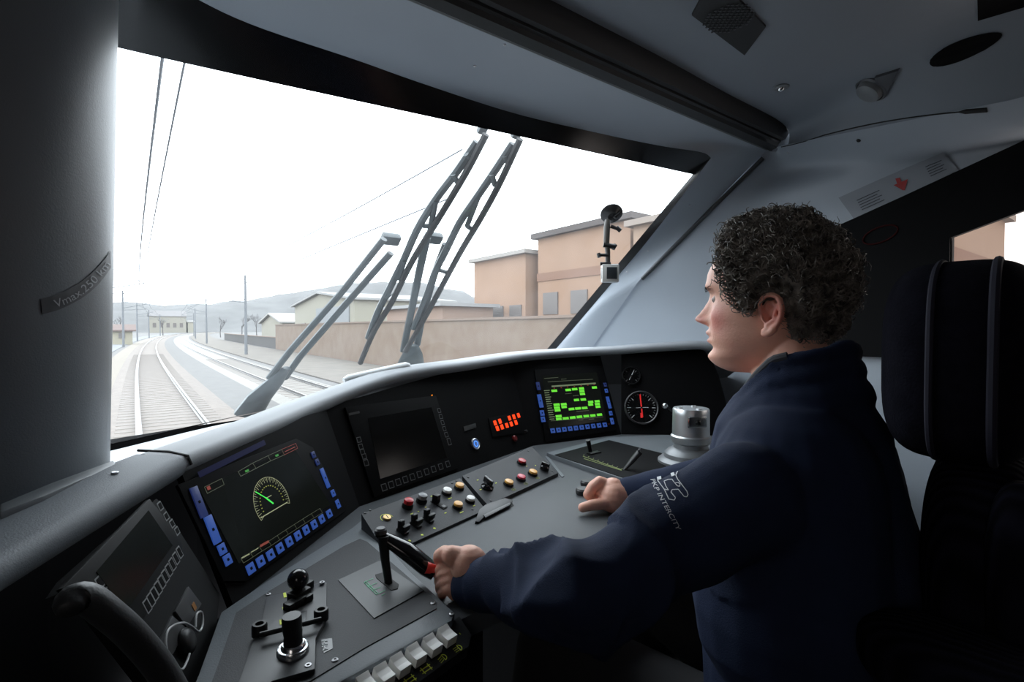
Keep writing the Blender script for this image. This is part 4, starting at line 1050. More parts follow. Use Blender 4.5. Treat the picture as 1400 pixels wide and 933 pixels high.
for p, q in [((388, 466), (404, 486))]:
    pass
# action camera on a suction mount
c8 = lambda x, y: (780 + x / 3.4545, 230 + y / 3.4545)
sc_, sn = hb(*c8(205, 205), BV_W, 0)
DC = (sc_ - CPOS).dot(A0)
def cp8(x, y, dd=0.0): return W(*c8(x, y), DC - .05 + dd)
am = empty('camera_mount', sc_, 'black suction mount arm hanging on the windscreen', 'camera mount')
nW = (sn if sn.dot(ray(840, 300)) < 0 else -sn)
Mq = Matrix.Translation(cp8(193, 212, .02)) @ (V((0, 0, 1)).rotation_difference((V((-.2, -.75, -.8)) - RT * .25).normalized()).to_matrix().to_4x4())
MB().lathe(Mq, [(.044, 0), (.045, .005), (.040, .011), (.026, .016), (.018, .026), (.0001, .028)], 32).build('suction_cup', mat('cup_black', (.018, .018, .018), .3), am)
MB().tube([cp8(185, 225, .015), cp8(212, 232), cp8(240, 205)], [.008, .010, .006], 10, flat=.6).build('cup_lever', blackm, am)
MB().tube([cp8(175, 245), cp8(172, 280), cp8(170, 350), cp8(172, 365)], [.011, .013, .012, .010], 12).build('arm_upper', mat('mount_grey', (.06, .055, .05), .4), am)
for a, b, r in [((190, 275), (232, 290), .007), ((155, 362), (212, 372), .010), ((132, 410), (180, 412), .0065), ((140, 452), (190, 452), .007), ((212, 362), (200, 382), .008), ((218, 280), (236, 296), .009), ((132, 404), (136, 420), .008)]:
    MB().tube([cp8(*a, -.002), cp8(*b, -.006)], r, 10).build('clamp_knob', blackm, am)
MB().tube([cp8(172, 360), cp8(176, 400), cp8(176, 455)], [.011, .010, .010], 12).build('arm_lower', mat('mount_brown', (.05, .045, .04), .45), am)
ac = empty('action_camera', cp8(185, 535), 'small silver action camera with a dark rear screen under the mount', 'camera')
cc = cp8(186, 498)
Mc = Matrix.Translation(cc) @ Matrix.Rotation(math.radians(-38), 4, 'Z')
ch = .060 * DC / 2.2 * .9
s8 = (DC - .05) / FPX / 3.4545   # metres per crop pixel there
bw, bhh = 78 * s8, 84 * s8
MB().box(Mc @ Matrix.Translation((0, 0, -bhh / 2)), bw * 1.02, bw * .55, bhh, .005).build('camera_body', mat('camera_silver', (.58, .58, .56), .35, .2), ac)
MB().box(Mc @ Matrix.Translation((bw * .07, -bw * .275, -bhh * .33)), bw * .62, .003, bhh * .66, .001).build('rear_screen', mat('camera_screen', (.03, .035, .04), .15), ac)
MB().box(Mc @ Matrix.Translation((-bw * .51, 0, -bhh * .3)), .003, bw * .30, bhh * .6, .001).build('side_door', mat('camera_side', (.22, .22, .22), .35), ac)
# ------------------------------------------------------------------ roof fittings
def roof_poly(pts, off, th, bvh=None):
    bvh = bvh or BV_C
    P = [hb(px, py, bvh, 0) for px, py in pts]; n = sum((q[1] for q in P), V((0, 0, 0))).normalized()
    return [q[0] + n * off for q in P], n
c9 = lambda x, y: (900 + x / 2.592, y / 2.592)
P_, n_ = roof_poly([(946, 18), (963, -14), (1000, -14), (1047, 34), (1018, 73)], .006, 0)
def surf_poly(pts, bvh, off, th):
    m = len(pts); cx = sum(p[0] for p in pts) / m; cyy = sum(p[1] for p in pts) / m; R = []
    P2_ = []
    for i in range(m):
        a, b = pts[i], pts[(i + 1) % m]
        for q in range(4): P2_.append((a[0] + (b[0] - a[0]) * q / 4, a[1] + (b[1] - a[1]) * q / 4))
    for k in range(1, 7):
        t = k / 6; R.append([hb(cx + (x - cx) * t, cyy + (y - cyy) * t, bvh, off)[0] for x, y in P2_])
    n = hb(cx, cyy, bvh, 0)[1]; R.append([p - n * th for p in R[-1]])
    mb = MB(); c0 = hb(cx, cyy, bvh, off)[0]; N = len(P2_)
    vs = [c0] + [p for r in R for p in r]; fs = [(0, 1 + j, 1 + (j + 1) % N) for j in range(N)]
    for i in range(len(R) - 1):
        for j in range(N): fs.append((1 + i * N + j, 1 + (i + 1) * N + j, 1 + (i + 1) * N + (j + 1) % N, 1 + i * N + (j + 1) % N))
    return mb.add(vs, fs)
gr = empty('speaker_grille', P_[0], 'dark rectangular speaker grille in the ceiling', 'grille')
surf_poly([(946, 18), (963, -14), (1000, -14), (1047, 34), (1018, 73)], BV_C, .006, .008).build('grille_frame', mat('grille_black', (.014, .014, .015), .6), gr)
mb = MB(); cen = sum(P_, V((0, 0, 0))) / len(P_)
ux = (P_[3] - P_[4]).normalized(); vx = n_.cross(ux).normalized()
for i in range(-5, 6):
    for j in range(-5, 6):
        p = cen + ux * i * .011 + vx * j * .011 + n_ * .001
        if (p - cen).length < .062: mb.lathe(Matrix.Translation(p + n_ * .0005) @ V((0, 0, 1)).rotation_difference(n_).to_matrix().to_4x4(), [(.0036, 0), (.0036, .0012), (.0001, .0012)], 8)
mb.build('grille_dots', mat('grille_dot', (.03, .03, .031), .4), gr)
def roof_disc(px, py, prof, m, bvh=None, n=28, sc=1):
    h, nn = hb(px, py, bvh or BV_C, 0)
    M = Matrix.Translation(h) @ V((0, 0, 1)).rotation_difference(nn).to_matrix().to_4x4()
    return MB().lathe(M, prof, n), h, nn, M
mb, h, nn, M = roof_disc(1068, 119, [(.024, 0), (.024, .003), (.019, .006), (.014, .004)], None)
rl = empty('reading_spot', h, 'small round chrome-eyed spotlight sunk in the ceiling', 'lamp')
mb.build('spot_rim', mat('spot_rim_grey', (.20, .22, .24), .4), rl)
MB().sphere(M @ Matrix.Translation((0, 0, .003)), .012, 16, 10).build('spot_eye', chrome, rl)
mb, h, nn, M = roof_disc(1192, 121, [(.040, 0), (.038, .012), (.034, .022), (.022, .026), (.0001, .027)], None)
dl = empty('ceiling_lamp', h, 'ceiling lamp with a milky round lens beside a dark wedge', 'lamp')
mb.build('lamp_lens', mat('milky_lens', (.18, .19, .20), .3), dl)
MB().lathe(M, [(.047, 0), (.047, .006), (.041, .010), (.040, .004)], 28).build('lamp_ring', mat('lamp_ring_grey', (.10, .11, .12), .4), dl)
P_, n_ = roof_poly([c9(770, 268), c9(858, 240), c9(806, 336), c9(790, 322)], .010, 0)
MB().prism(P_, -n_ * .012, .002).build('lamp_wedge', mat('lamp_wedge_dark', (.07, .075, .085), .5), dl)
# oval recess
ov = [c9(965 + 125 + 125 * math.cos(a) - 0 + 0, 172 + 0 - (0)) for a in (0,)]
pts = []
for k in range(28):
    a = 2 * math.pi * k / 28; x = 1090 + 128 * math.cos(a); y = 172 - 48 * math.cos(a) + 36 * math.sin(a) * (1.0 - .15 * math.cos(a))
    pts.append(c9(x, y))
tag(surf_poly(pts, BV_C, .003, .004).build('oval_recess', panelm), 'black oval opening in the ceiling lining', 'vent')
tag(surf_poly([c9(1130, -30), c9(1330, -30), c9(1310, 20), c9(1133, 72)], BV_C, .003, .004).build('dark_hatch', panelm), 'dark rectangular hatch at the top right edge of the ceiling', 'hatch')
# seam along the cant rail ending in a finger slot
seam = []
for k in range(30):
    t = k / 29; px = 1068 + (1350 - 1068) * t; py = 201 - 51 * t - 9 * math.sin(math.pi * t) * (1 if t > .2 else t / .2)
    best = None
    for B in (BV_C, BV_R):
        q, nn = hb(px, py, B, 0)
        if q is not None and (best is None or (q - CPOS).length < (best - CPOS).length): best = q
    if best is not None: seam.append(best)
tag(MB().tube(seam, [.0022 + (.005 if k > 25 else 0) for k in range(len(seam))], 8).build('lining_seam', darkm), 'thin dark seam between ceiling and side lining, ending in a slot', 'seam')
# screws in the lining
_cow = MB().grid([[a.lerp(b, k / 10) + V((0, 0, .012 * math.sin(math.pi * k / 10))) for a, b in zip(cow_in, cow_out)] for k in range(11)]); BV_COW = _cow.bvh(); _cow.bm.free()
for px, py, B, l in [(690, 61, BV_COW, 'tiny steel screw in the front lining, nearer the roller blind'), (649, 90, BV_COW, 'tiny steel screw in the front lining, nearer the black band'), (1077, 209, BV_R, 'tiny pale screw under the corner of the roller blind'), (1174, 192, BV_R, 'dark screw above the emergency notice'), (886, 343, BV_P, 'tiny screw in the pillar lining beside the slanting rail'), (857, 372, BV_P, 'tiny screw in the pillar lining right of the action camera'), (943, 281, BV_P, 'upper tiny screw in the right pillar lining'), (793, 443, BV_P, 'lowest tiny screw in the right pillar lining')]:
    screw(px, py, B, .0042 if px != 1174 else .007, l, None, screwm if px != 1174 else darkgrey)
# stickers on the right wall
def wall_poly(pts, off, m, parent=None, name='s', bv=None):
    g = []
    for p in pts:
        h, n = hb(*p, bv or BV_R, off)
        if h is None: h, n = hb(*p, BV_C, off)
        g.append(h)
    return g
def wquad(mb, a, b, c, d, off, bv, nu=6, nv=3):
    rows = []
    for i in range(nv + 1):
        r = []
        for j in range(nu + 1):
            s, t = j / nu, i / nv
            px = (a[0] * (1 - s) + b[0] * s) * (1 - t) + (d[0] * (1 - s) + c[0] * s) * t
            py = (a[1] * (1 - s) + b[1] * s) * (1 - t) + (d[1] * (1 - s) + c[1] * s) * t
            h, n = hb(px, py, bv, off); r.append(h)
        rows.append(r)
    if all(x is not None for r in rows for x in r): mb.grid(rows)
en = empty('emergency_notice', hb(1235, 260, BV_R, 0)[0], 'pale notice strip with grey text blocks and a red arrow above the side window', 'sign')
mb = MB(); wquad(mb, c9(640, 700), c9(1010, 535), c9(1065, 600), c9(705, 790), .004, BV_R, 30, 10); mb.build('notice_plate', mat('notice_pale', (.26, .28, .31), .45), en, smooth=80)
mb = MB()
for (x0, y0, x1, y1, n) in [(705, 708, 785, 672, 5), (948, 588, 1005, 562, 5)]:
    for k in range(n):
        dx, dy = 4.5 * k, 8.5 * k; e = (1.0 if k % 2 == 0 else .86)
        wquad(mb, c9(x0 + dx, y0 + dy), c9(x0 + dx + (x1 - x0) * e, y0 + dy + (y1 - y0) * e), c9(x0 + dx + (x1 - x0) * e + 1, y0 + dy + (y1 - y0) * e + 3), c9(x0 + dx + 1, y0 + dy + 3), .0062, BV_R, 3, 1)
mb.build('text_lines', mat('notice_text', (.06, .065, .08), .6), en, smooth=0)
mb = MB(); wquad(mb, c9(842, 632), c9(858, 628), c9(868, 655), c9(852, 660), .0062, BV_R, 2, 2)
wquad(mb, c9(836, 655), c9(886, 634), c9(875, 674), c9(868, 674), .0062, BV_R, 3, 2)
mb.build('red_arrow', mat('notice_red', (.35, .03, .03), .5), en, smooth=0)
mb = MB()
rr_ = []
for k in range(25):
    a = 2 * math.pi * k / 24; h, n = hb(*c9(788 + 62 * math.cos(a), 832 - 22 * math.cos(a) * .9 + 28 * math.sin(a)), BV_S, .002)
    if h is not None: rr_.append(h)
if len(rr_) > 4: tag(MB().tube(rr_, .0025, 6).build('red_ring_mark', mat('dim_red_print', (.035, .004, .004), .8, spec=.1)), 'dim red oval mark on the black window surround', 'marking')
# coat-hook like dot beside window
# ================================================================== outside
GZ = CAMZ - 2.52
EYE = CAMZ
ballast = mat('ballast_tan', SO(178, 165, 155), .95, bump=1.0, bscale=30, var=.12, vscale=3)
ground_m = mat('asphalt_ballast', SO(150, 147, 144), .95, bump=1.0, bscale=25, var=.08, vscale=1.5)
concrete = mat('trough_concrete', SO(196, 192, 184), .9, var=.05, vscale=2)
railm = mat('rail_steel', SO(150, 146, 142), .35, .6)
railside = mat('rail_side_rust', SO(120, 104, 95), .8)
o = st(MB().grid([[V((x, y, GZ - .25)) for x in (-300, -60, 0, 60, 300, 700)] for y in (2.6, 60, 200, 500, 900)]).build('ground', ground_m, smooth=0)); o['label'] = 'grey ground beside the railway'
def trk(x0, y): return x0 + y * y / (2 * 2300.0)
def track(x0, name, label, bedm, bw, sleep_n, y0, y1=700):
    ysx = [y0 + (y1 - y0) * (k / 90) ** 2.2 for k in range(91)]
    t = empty(name, (trk(x0, y0), y0, GZ - .2), label, 'railway track')
    mb = MB(); rows = []
    for y in ysx:
        c = trk(x0, y); rows.append([V((c - bw - .45, y, GZ - .25)), V((c - bw, y, GZ - .13)), V((c + bw, y, GZ - .13)), V((c + bw + .45, y, GZ - .25))])
    mb.grid(rows).build('ballast_bed', bedm, t)
    for s in (-.7525, .7525):
        rows = []
        for y in ysx:
            c = trk(x0, y) + s; rows.append([V((c + a, y, GZ + b)) for a, b in ((-.07, -.13), (-.07, -.10), (-.012, -.08), (-.012, -.03), (-.036, -.02), (-.036, -.002), (.036, -.002), (.036, -.02), (.012, -.03), (.012, -.08), (.07, -.10), (.07, -.13))])
        MB().grid(rows).build('rail', railm, t)
    sm = mat('sleeper_' + name, SO(176, 165, 156), .9)
    for k in range(sleep_n):
        y = y0 + 2 + k * .6; c = trk(x0, y)
        if k == 0: s0 = MB().box(Matrix.Translation((c, y, GZ - .16)), 2.5, .24, .042, .01).build('sleeper', sm, t); lc = s0.location.copy(); bx0 = c
        else:
            q = s0.copy(); C.collection.objects.link(q); q.parent = t; q.location = (c - bx0, k * .6, 0)
    return t
track(.92, 'railway_track', 'own railway track curving ahead, nearest the left pillar', ballast, 1.45, 96, 6)
track(6.1, 'railway_track', 'parallel second track right of the dark gap', concrete, 1.25, 60, 14)
# light shoulder left of the own track
def ribbon(name, x0, x1, z, m, label, y0=6, y1=600, cat_='ground strip'):
    ysx = [y0 + (y1 - y0) * (k / 70) ** 2 for k in range(71)]
    tag(MB().grid([[V((trk(x0, y), y, z)), V((trk((x0 + x1) / 2, y), y, z + .03)), V((trk(x1, y), y, z))] for y in ysx], (0, 0, -.05)).build(name, m, None), label, None, None, 'structure')
ribbon('cess_path', -1.9, -.75, GZ - .19, mat('cess_sand', SO(188, 176, 160), .95, var=.06), 'sandy path along the left side of the near track')
ribbon('paved_margin', -6.5, -2.6, GZ - .20, mat('margin_grey', SO(165, 168, 172), .9, var=.05), 'pale grey paved margin left of the near track')
ribbon('verge', 8.4, 14.5, GZ - .18, mat('verge_brown', SO(150, 140, 128), .95, var=.15, vscale=.7), 'dull brown verge between second track and boundary wall')
# boundary wall right of the line
def wallrun(name, x, ht, y0, y1, m, label, th=.25, n=40):
    mb = MB(); rows = []
    t = empty(name, (trk(x, y0), y0, GZ - .2), label, 'wall')
    for k in range(n + 1):
        y = y0 + (y1 - y0) * (k / n) ** 1.6; c = trk(x, y); rows.append([V((c, y, GZ - .25)), V((c, y, GZ + ht)), V((c + th, y, GZ + ht)), V((c + th, y, GZ - .25))])
    mb.grid(rows).build('wall_face', m, t, smooth=20)
    rows = [[p[1] + V((-.08, 0, 0)), p[1] + V((-.08, 0, .12)), p[2] + V((.08, 0, .12)), p[2] + V((.08, 0, 0))] for p in rows]
    MB().grid(rows).build('coping', mat(name + '_coping_%d' % int(x), SO(186, 160, 142), .9), t, smooth=20)
    return t
wallrun('boundary_wall', 15.0, 3.0, 7, 75, mat('wall_brown', SO(176, 148, 126), .9, var=.06, vscale=1.0, col2=SO(188, 164, 142)), 'long brown wall beside the line, in front of the orange works')
wallrun('lineside_fence', 15.3, 1.3, 76, 150, mat('fence_dark', SO(110, 106, 104), .9), 'low dark fence curving into the distance beyond the brown wall', n=20)
# buildings -------------------------------------------------------
def bld(name, x0, x1, y0, y1, z1, label, wm, rm, roof=.35, band=None, wins=None, zt=None, catg='building'):
    t = empty(name, ((x0 + x1) / 2, (y0 + y1) / 2, GZ), label, catg)
    MB().prism([V((x0, y0, GZ - .25)), V((x1, y0, GZ - .25)), V((x1, y1, GZ - .25)), V((x0, y1, GZ - .25))], (0, 0, z1 + .25)).build('walls', wm, t, smooth=0)
    MB().prism([V((x0 - .4, y0 - .4, GZ + z1)), V((x1 + .4, y0 - .4, GZ + z1)), V((x1 + .4, y1 + .4, GZ + z1)), V((x0 - .4, y1 + .4, GZ + z1))], (0, 0, roof)).build('roof', rm, t, smooth=0)
    if band:
        for (za, zb, m) in band: MB().box(Matrix.Translation(((x0 + x1) / 2, (y0 + y1) / 2, GZ + za)), x1 - x0 + .12, y1 - y0 + .12, zb - za).build('wall_band', m, t, smooth=0)
    if wins:
        n, za, zb, m, w = wins
        for k in range(n):
            y = y0 + (y1 - y0) * (k + .5) / n
            f = MB().box(Matrix.Translation((x0 - .03, y, GZ + za)), .12, w, zb - za).build('window', m, t, smooth=0)
    return t
orange = mat('works_orange', SO(226, 182, 150), .9, var=.04, vscale=.4); orange2 = mat('works_pale_orange', SO(232, 196, 168), .9)
roofg = mat('roof_grey', SO(140, 140, 142), .8); cream = mat('cream_render', SO(226, 220, 200), .9); pale = mat('pale_grey_cladding', SO(198, 202, 205), .7)
brownb = mat('band_brown', SO(196, 150, 124), .9); winm = mat('far_window', SO(150, 140, 135), .4)
bld('works_building', 25, 38, 21, 29.9, 9.3, 'tall orange works block with a flat dark roof', orange, mat('works_roof', SO(120, 108, 104), .8), .4, [(6.1, 6.7, brownb)], (3, 3.6, 5.2, winm, 1.6))
bld('works_annex', 24.2, 40, 6.5, 20.1, 8.6, 'nearest orange works hall right of the tall block', orange2, mat('annex_roof', SO(214, 196, 182), .8), .35, [(5.0, 6.2, brownb), (2.7, 4.0, mat('annex_pale_band', SO(216, 214, 206), .8))], None)
bld('works_wing', 24.5, 36, 30.8, 38, 8.3, 'lower orange wing left of the tall works block', orange, mat('wing_roof', SO(222, 214, 206), .8), .3, None, (3, 3.2, 4.4, winm, 1.5))
bld('low_store', 18.5, 23, 33, 43, 4.2, 'low pale store in front of the orange wing', mat('store_salmon', SO(224, 190, 168), .9), mat('store_roof', SO(226, 226, 226), .8), .25)
# pitched shed
sh = empty('goods_shed', (24, 75, GZ), 'pale pitched-roof shed with grey cladding left of the wipers', 'building')
def gable(x0, x1, y0, y1, ze, zr, wm, rm, parent):
    mb = MB(); pr = [(y0, GZ - .25), (y1, GZ - .25), (y1, GZ + ze), ((y0 + y1) / 2, GZ + zr), (y0, GZ + ze)]
    mb.prism([V((x0, y, z)) for y, z in pr], (x1 - x0, 0, 0)).build('walls', wm, parent, smooth=0)
    for (ya, za, yb, zb) in ((y0 - .5, ze - .1, (y0 + y1) / 2, zr + .1), ((y0 + y1) / 2, zr + .1, y1 + .5, ze - .1)):
        MB().prism([V((x0 - .5, ya, GZ + za)), V((x1 + .5, ya, GZ + za)), V((x1 + .5, yb, GZ + zb)), V((x0 - .5, yb, GZ + zb))], (0, 0, .25)).build('roof_slope', rm, parent, smooth=0)
gable(21, 34, 58, 84, 6.0, 7.2, cream, mat('shed_roof', SO(220, 220, 218), .8), sh)
MB().box(Matrix.Translation((20.95, 66, GZ + .3)), .15, 13, 5.0).build('cladding', pale, sh, smooth=0)
MB().box(Matrix.Translation((20.95, 79, GZ + 1.8)), .15, 2.2, 1.6).build('window', winm, sh, smooth=0)
sh2 = empty('small_shed', (22, 98, GZ), 'small cream shed with a sloping white roof beyond the goods shed', 'building')
gable(20.5, 28, 90, 106, 3.6, 5.0, cream, mat('small_shed_roof', SO(228, 226, 220), .8), sh2)
# station house far ahead
sh3 = empty('station_house', (24, 447, GZ), 'pale yellow house with hipped roof at the far end of the curve', 'building')
gable(13, 35, 440, 455, 11.5, 15.5, mat('house_yellow', SO(222, 216, 200), .9), mat('house_roof', SO(176, 172, 172), .8), sh3)
for k in range(5): MB().box(Matrix.Translation((16 + k * 4, 439.9, GZ + 3.6)), 2.0, .2, 3.2).build('window', winm, sh3, smooth=0)
sh4 = empty('signal_cabin', (-.4, 114, GZ), 'tiny cream hut with a red-brown roof left of the near track', 'building')
gable(-1.9, .9, 112, 116, 2.2, 3.0, mat('hut_cream', SO(232, 224, 198), .9), mat('hut_roof', SO(160, 136, 128), .8), sh4)
MB().box(Matrix.Translation((-.6, 111.95, GZ + .9)), .9, .12, .9).build('window', winm, sh4, smooth=0)
sh5 = empty('platform_canopy', (38, 448, GZ), 'low cream building just right of the far yellow house', 'building')
gable(36.0, 40.0, 441, 455, 7.5, 8.5, cream, mat('canopy_roof', SO(210, 206, 200), .8), sh5)
# wooded ridge
ridge = mat('winter_wood', SO(150, 150, 150), 1.0, bump=1, bscale=3, var=.12, vscale=.05)
rows = []
for j in range(9):
    r = []
    for i in range(90):
        x = -420 + i * 15.0; y = 490 + j * 30
        az = i / 89
        base = 20 + 46 * math.exp(-((x - 290) / 170) ** 2) + 8 * math.exp(-((x + 60) / 90) ** 2)
        h_ = base * math.sin(min(1, j / 5) * math.pi / 2) + 4.0 * noise.noise(V((x * .06, y * .06, 0))) * (j > 0) + 2.2 * noise.noise(V((x * .25, y * .2, 3))) * (j > 0)
        r.append(V((x, y, GZ - .3 + max(0, h_))))
    rows.append(r)
o = st(MB().grid(rows).build('hillside', ridge, smooth=60)); o['label'] = 'grey wooded hillside on the horizon'
rows = []
for j in range(6):
    r = []
    for i in range(60):
        y = 60 + i * 6.5; x = 75 + j * 12 + .10 * y
        h_ = (7.5 + 7 * min(1, y / 300) + 2.5 * noise.noise(V((y * .05, 1, x * .02)))) * math.sin(min(1, j / 3) * math.pi / 2) + 1.4 * noise.noise(V((x * .3, y * .3, 0))) * (j > 0)
        r.append(V((x, y, GZ - .3 + max(0, h_))))
    rows.append(r)
o = st(MB().grid(rows).build('embankment', mat('embankment_wood', SO(158, 156, 152), 1.0, bump=1, bscale=4, var=.1, vscale=.1), smooth=60)); o['label'] = 'tree-covered rise behind the works'
# bare trees
barkm = mat('bare_tree_bark', SO(128, 124, 124), 1.0)
def bare_tree(seed, H):
    rnd = random.Random(seed); mb = MB()
    def br(p, d, L, r, lv):
        q = p + d * L; mb.tube([p, p.lerp(q, .5) + V((rnd.uniform(-.03, .03) * L,) * 3), q], [r, r * .8, r * .6], 5)
        if lv == 0: return
        for _ in range(3 if lv > 1 else 4):
            nd = (d + V((rnd.uniform(-.8, .8), rnd.uniform(-.8, .8), rnd.uniform(-.1, .5)))).normalized()
            br(p.lerp(q, rnd.uniform(.55, 1)), nd, L * rnd.uniform(.55, .75), r * .55, lv - 1)
    br(V((0, 0, 0)), V((0, 0, 1)), H * .36, H * .018, 4)
    return mb
protos = []
tree_spots = [(-12, 150, 9), (-16, 190, 11), (-10, 240, 12), (-20, 95, 8), (24, 190, 9), (34, 210, 11), (44, 240, 12), (30, 130, 8), (38, 112, 8.5), (46, 150, 10), (58, 190, 11), (52, 100, 8), (12, 262, 10), (-4, 275, 11), (70, 160, 10), (64, 120, 8)]
tl = ['bare tree left of the line near the cream hut', 'bare tree behind the cream hut', 'tall bare tree far behind the hut', 'bare tree nearest on the left side', 'bare tree right of the station house', 'bare tree behind the long cream building', 'tall bare tree on the ridge foot', 'bare tree beside the small shed', 'bare tree behind the small shed roof', 'bare tree above the far end of the shed', 'bare tree on the ridge above the shed', 'bare tree behind the goods shed roof', 'bare tree right behind the station house', 'bare tree left behind the station house', 'bare tree above the works wall by the wipers', 'bare tree over the shed beside the left wiper']
for k, (x, y, H) in enumerate(tree_spots):
    if k < 3:
        ob = bare_tree(k, 9).build('bare_tree', barkm, None, smooth=0); protos.append((ob, ob.location.copy())); 
    else: ob = protos[k % 3][0].copy(); C.collection.objects.link(ob)
    off = protos[k % 3][1]
    s_ = H / 9; ob.scale = (s_,) * 3; ob.location = (x + off.x * s_, y + off.y * s_, GZ - .3); ob.rotation_euler.z = k * 1.3
    tag(ob, tl[k], 'tree', 'bare trees beyond the line')
# catenary masts and wires
mastm = mat('mast_grey', SO(165, 170, 176), .7)
def mast(x, y, H, side, label, sc=1):
    t = empty('catenary_mast', (x, y, GZ - .2), label, 'mast', 'catenary masts')
    MB().tube([V((x, y, GZ - .2)), V((x, y, GZ + H))], [.16, .11], 8).build('post', mastm, t)
    MB().tube([V((x, y, GZ + H - .4)), V((x + side * 3.0, y, GZ + 6.3))], .035, 6).build('stay', mastm, t)
    MB().tube([V((x, y, GZ + 5.6)), V((x + side * 3.0, y, GZ + 6.3))], .04, 6).build('cantilever', mastm, t)
    MB().tube([V((x, y, GZ + 5.3)), V((x + side * 2.7, y, GZ + 5.5))], .03, 6).build('steady_arm', mastm, t)
for k, (y, sd) in enumerate([(52, -1), (95, -1), (140, -1), (190, -1), (245, -1)]):
    mast(trk(-2.3, y), y, 8.2, 1, ['left-hand catenary mast nearest the train', 'second catenary mast on the left of the line', 'third catenary mast on the left of the line', 'fourth catenary mast, near the hut', 'farthest left-hand catenary mast'][k])
for k, y in enumerate([60, 110, 165, 220]):
    mast(trk(9.3, y), y, 8.2, -1, ['catenary mast right of the second track, nearest', 'second mast right of the second track', 'third mast right of the second track', 'farthest mast right of the second track'][k])
wirem = mat('wire_dark', S(70, 76, 84), .6)
def wire(x0, z0, r, label, y0=6, y1=250, sag=0):
    pts = []; n = 44
    for k in range(n + 1):
        y = y0 + (y1 - y0) * (k / n) ** 1.5; s_ = sag * math.sin(math.pi * ((y + 5) % 50) / 50)
        pts.append(V((trk(x0, y), y, GZ + z0 - s_)))
    tag(MB().tube(pts, r, 5).build('overhead_wire', wirem), label, 'wire', 'overhead wires')
wire(.35, 5.5, .019, 'contact wire nearest above the near track', 3.5)
wire(.75, 6.9, .019, 'messenger wire above the near track', 3.5, sag=.4)
wire(-2.0, 8.1, .019, 'feeder wire high along the left masts', 8)
wire(5.9, 5.5, .019, 'contact wire over the second track', 10)
wire(6.1, 6.9, .019, 'messenger wire over the second track', 10, sag=.4)
# ================================================================== seats
seat = empty('driver_chair', (1.02, .18, 0), 'dark navy fabric chair with a tall headrest behind the driver', 'chair')
def sblob(mb, M, sx, sy, sz, e=3.2, nu=48, nv=28):
    rows = []
    for i in range(nv + 1):
        ph = -math.pi / 2 + math.pi * i / nv; r = []
        for j in range(nu + 1):
            th = 2 * math.pi * j / nu
            f = lambda c: math.copysign(abs(c) ** (2 / e), c)
            r.append(M @ V((sx * f(math.cos(ph)) * f(math.cos(th)), sy * f(math.cos(ph)) * f(math.sin(th)), sz * f(math.sin(ph)))))
        rows.append(r)
    mb.grid(rows); bmesh.ops.remove_doubles(mb.bm, verts=mb.bm.verts, dist=.0004); return mb
HR = Matrix.Translation((1.0, .200, 1.158)) @ Matrix.Rotation(math.radians(8), 4, 'Z')
hr = sblob(MB(), HR, .245, .085, .135, 3.6).build('headrest', seatm, seat, smooth=80)
# piping round the headrest front
pts = []
for k in range(61):
    a = 2 * math.pi * k / 60; f = lambda c: math.copysign(abs(c) ** (2 / 3.6), c)
    pts.append(HR @ V((.243 * f(math.cos(a)), -.035, .133 * f(math.sin(a)))))
MB().tube(pts, .005, 8).build('piping', mat('seat_piping', (.012, .012, .026), .8), hr)
pts2 = [HR @ V((.244 * (math.copysign(abs(math.cos(2*math.pi*k/60)) ** (2/3.6), math.cos(2*math.pi*k/60))), .02, .134 * (math.copysign(abs(math.sin(2*math.pi*k/60)) ** (2/3.6), math.sin(2*math.pi*k/60))))) for k in range(61)]
MB().tube(pts2, .004, 8).build('piping', MATS['seat_piping'], hr)
SBk = Matrix.Translation((1.035, .155, .70)) @ Matrix.Rotation(math.radians(6), 4, 'Z') @ Matrix.Rotation(math.radians(-4), 4, 'X')
ribs = mat('seat_ribbed', (.014, .014, .028), .95, spec=.1)
nt = ribs.node_tree; wv = nt.nodes.new('ShaderNodeTexWave'); wv.inputs['Scale'].default_value = 28; wv.bands_direction = 'X'; wv.inputs['Distortion'].default_value = 1.5
tcx = nt.nodes.new('ShaderNodeTexCoord'); bpx = nt.nodes.new('ShaderNodeBump'); bpx.inputs['Strength'].default_value = .8; bpx.inputs['Distance'].default_value = .004
nt.links.new(tcx.outputs['Object'], wv.inputs['Vector']); nt.links.new(wv.outputs['Fac'], bpx.inputs['Height']); nt.links.new(bpx.outputs[0], nt.nodes['Principled BSDF'].inputs['Normal'])
rc = nt.nodes.new('ShaderNodeValToRGB'); rc.color_ramp.elements[0].color = (.002, .002, .004, 1); rc.color_ramp.elements[1].color = (.007, .007, .014, 1); nt.links.new(wv.outputs['Fac'], rc.inputs[0]); nt.links.new(rc.outputs[0], nt.nodes['Principled BSDF'].inputs['Base Color'])
sblob(MB(), SBk, .235, .075, .34, 4).build('backrest', ribs, seat, smooth=80)
sblob(MB(), SBk @ Matrix.Translation((-.205, -.045, 0)), .045, .05, .32, 3).build('side_bolster', ribs, seat, smooth=80)
sblob(MB(), Matrix.Translation((.90, .33, .41)), .27, .27, .07, 3.4).build('seat_cushion', seatm, seat, smooth=80)
MB().lathe(Matrix.Translation((.95, .28, 0)), [(.2, 0), (.2, .03), (.06, .06), (.06, .36)], 24).build('pedestal', blackm, seat)
ar = Matrix.Translation(W(1378, 960, .52)) @ Matrix.Rotation(math.radians(-10), 4, 'Z')
sblob(MB(), ar, .055, .14, .05, 3).build('armrest', ribs, seat, smooth=80)

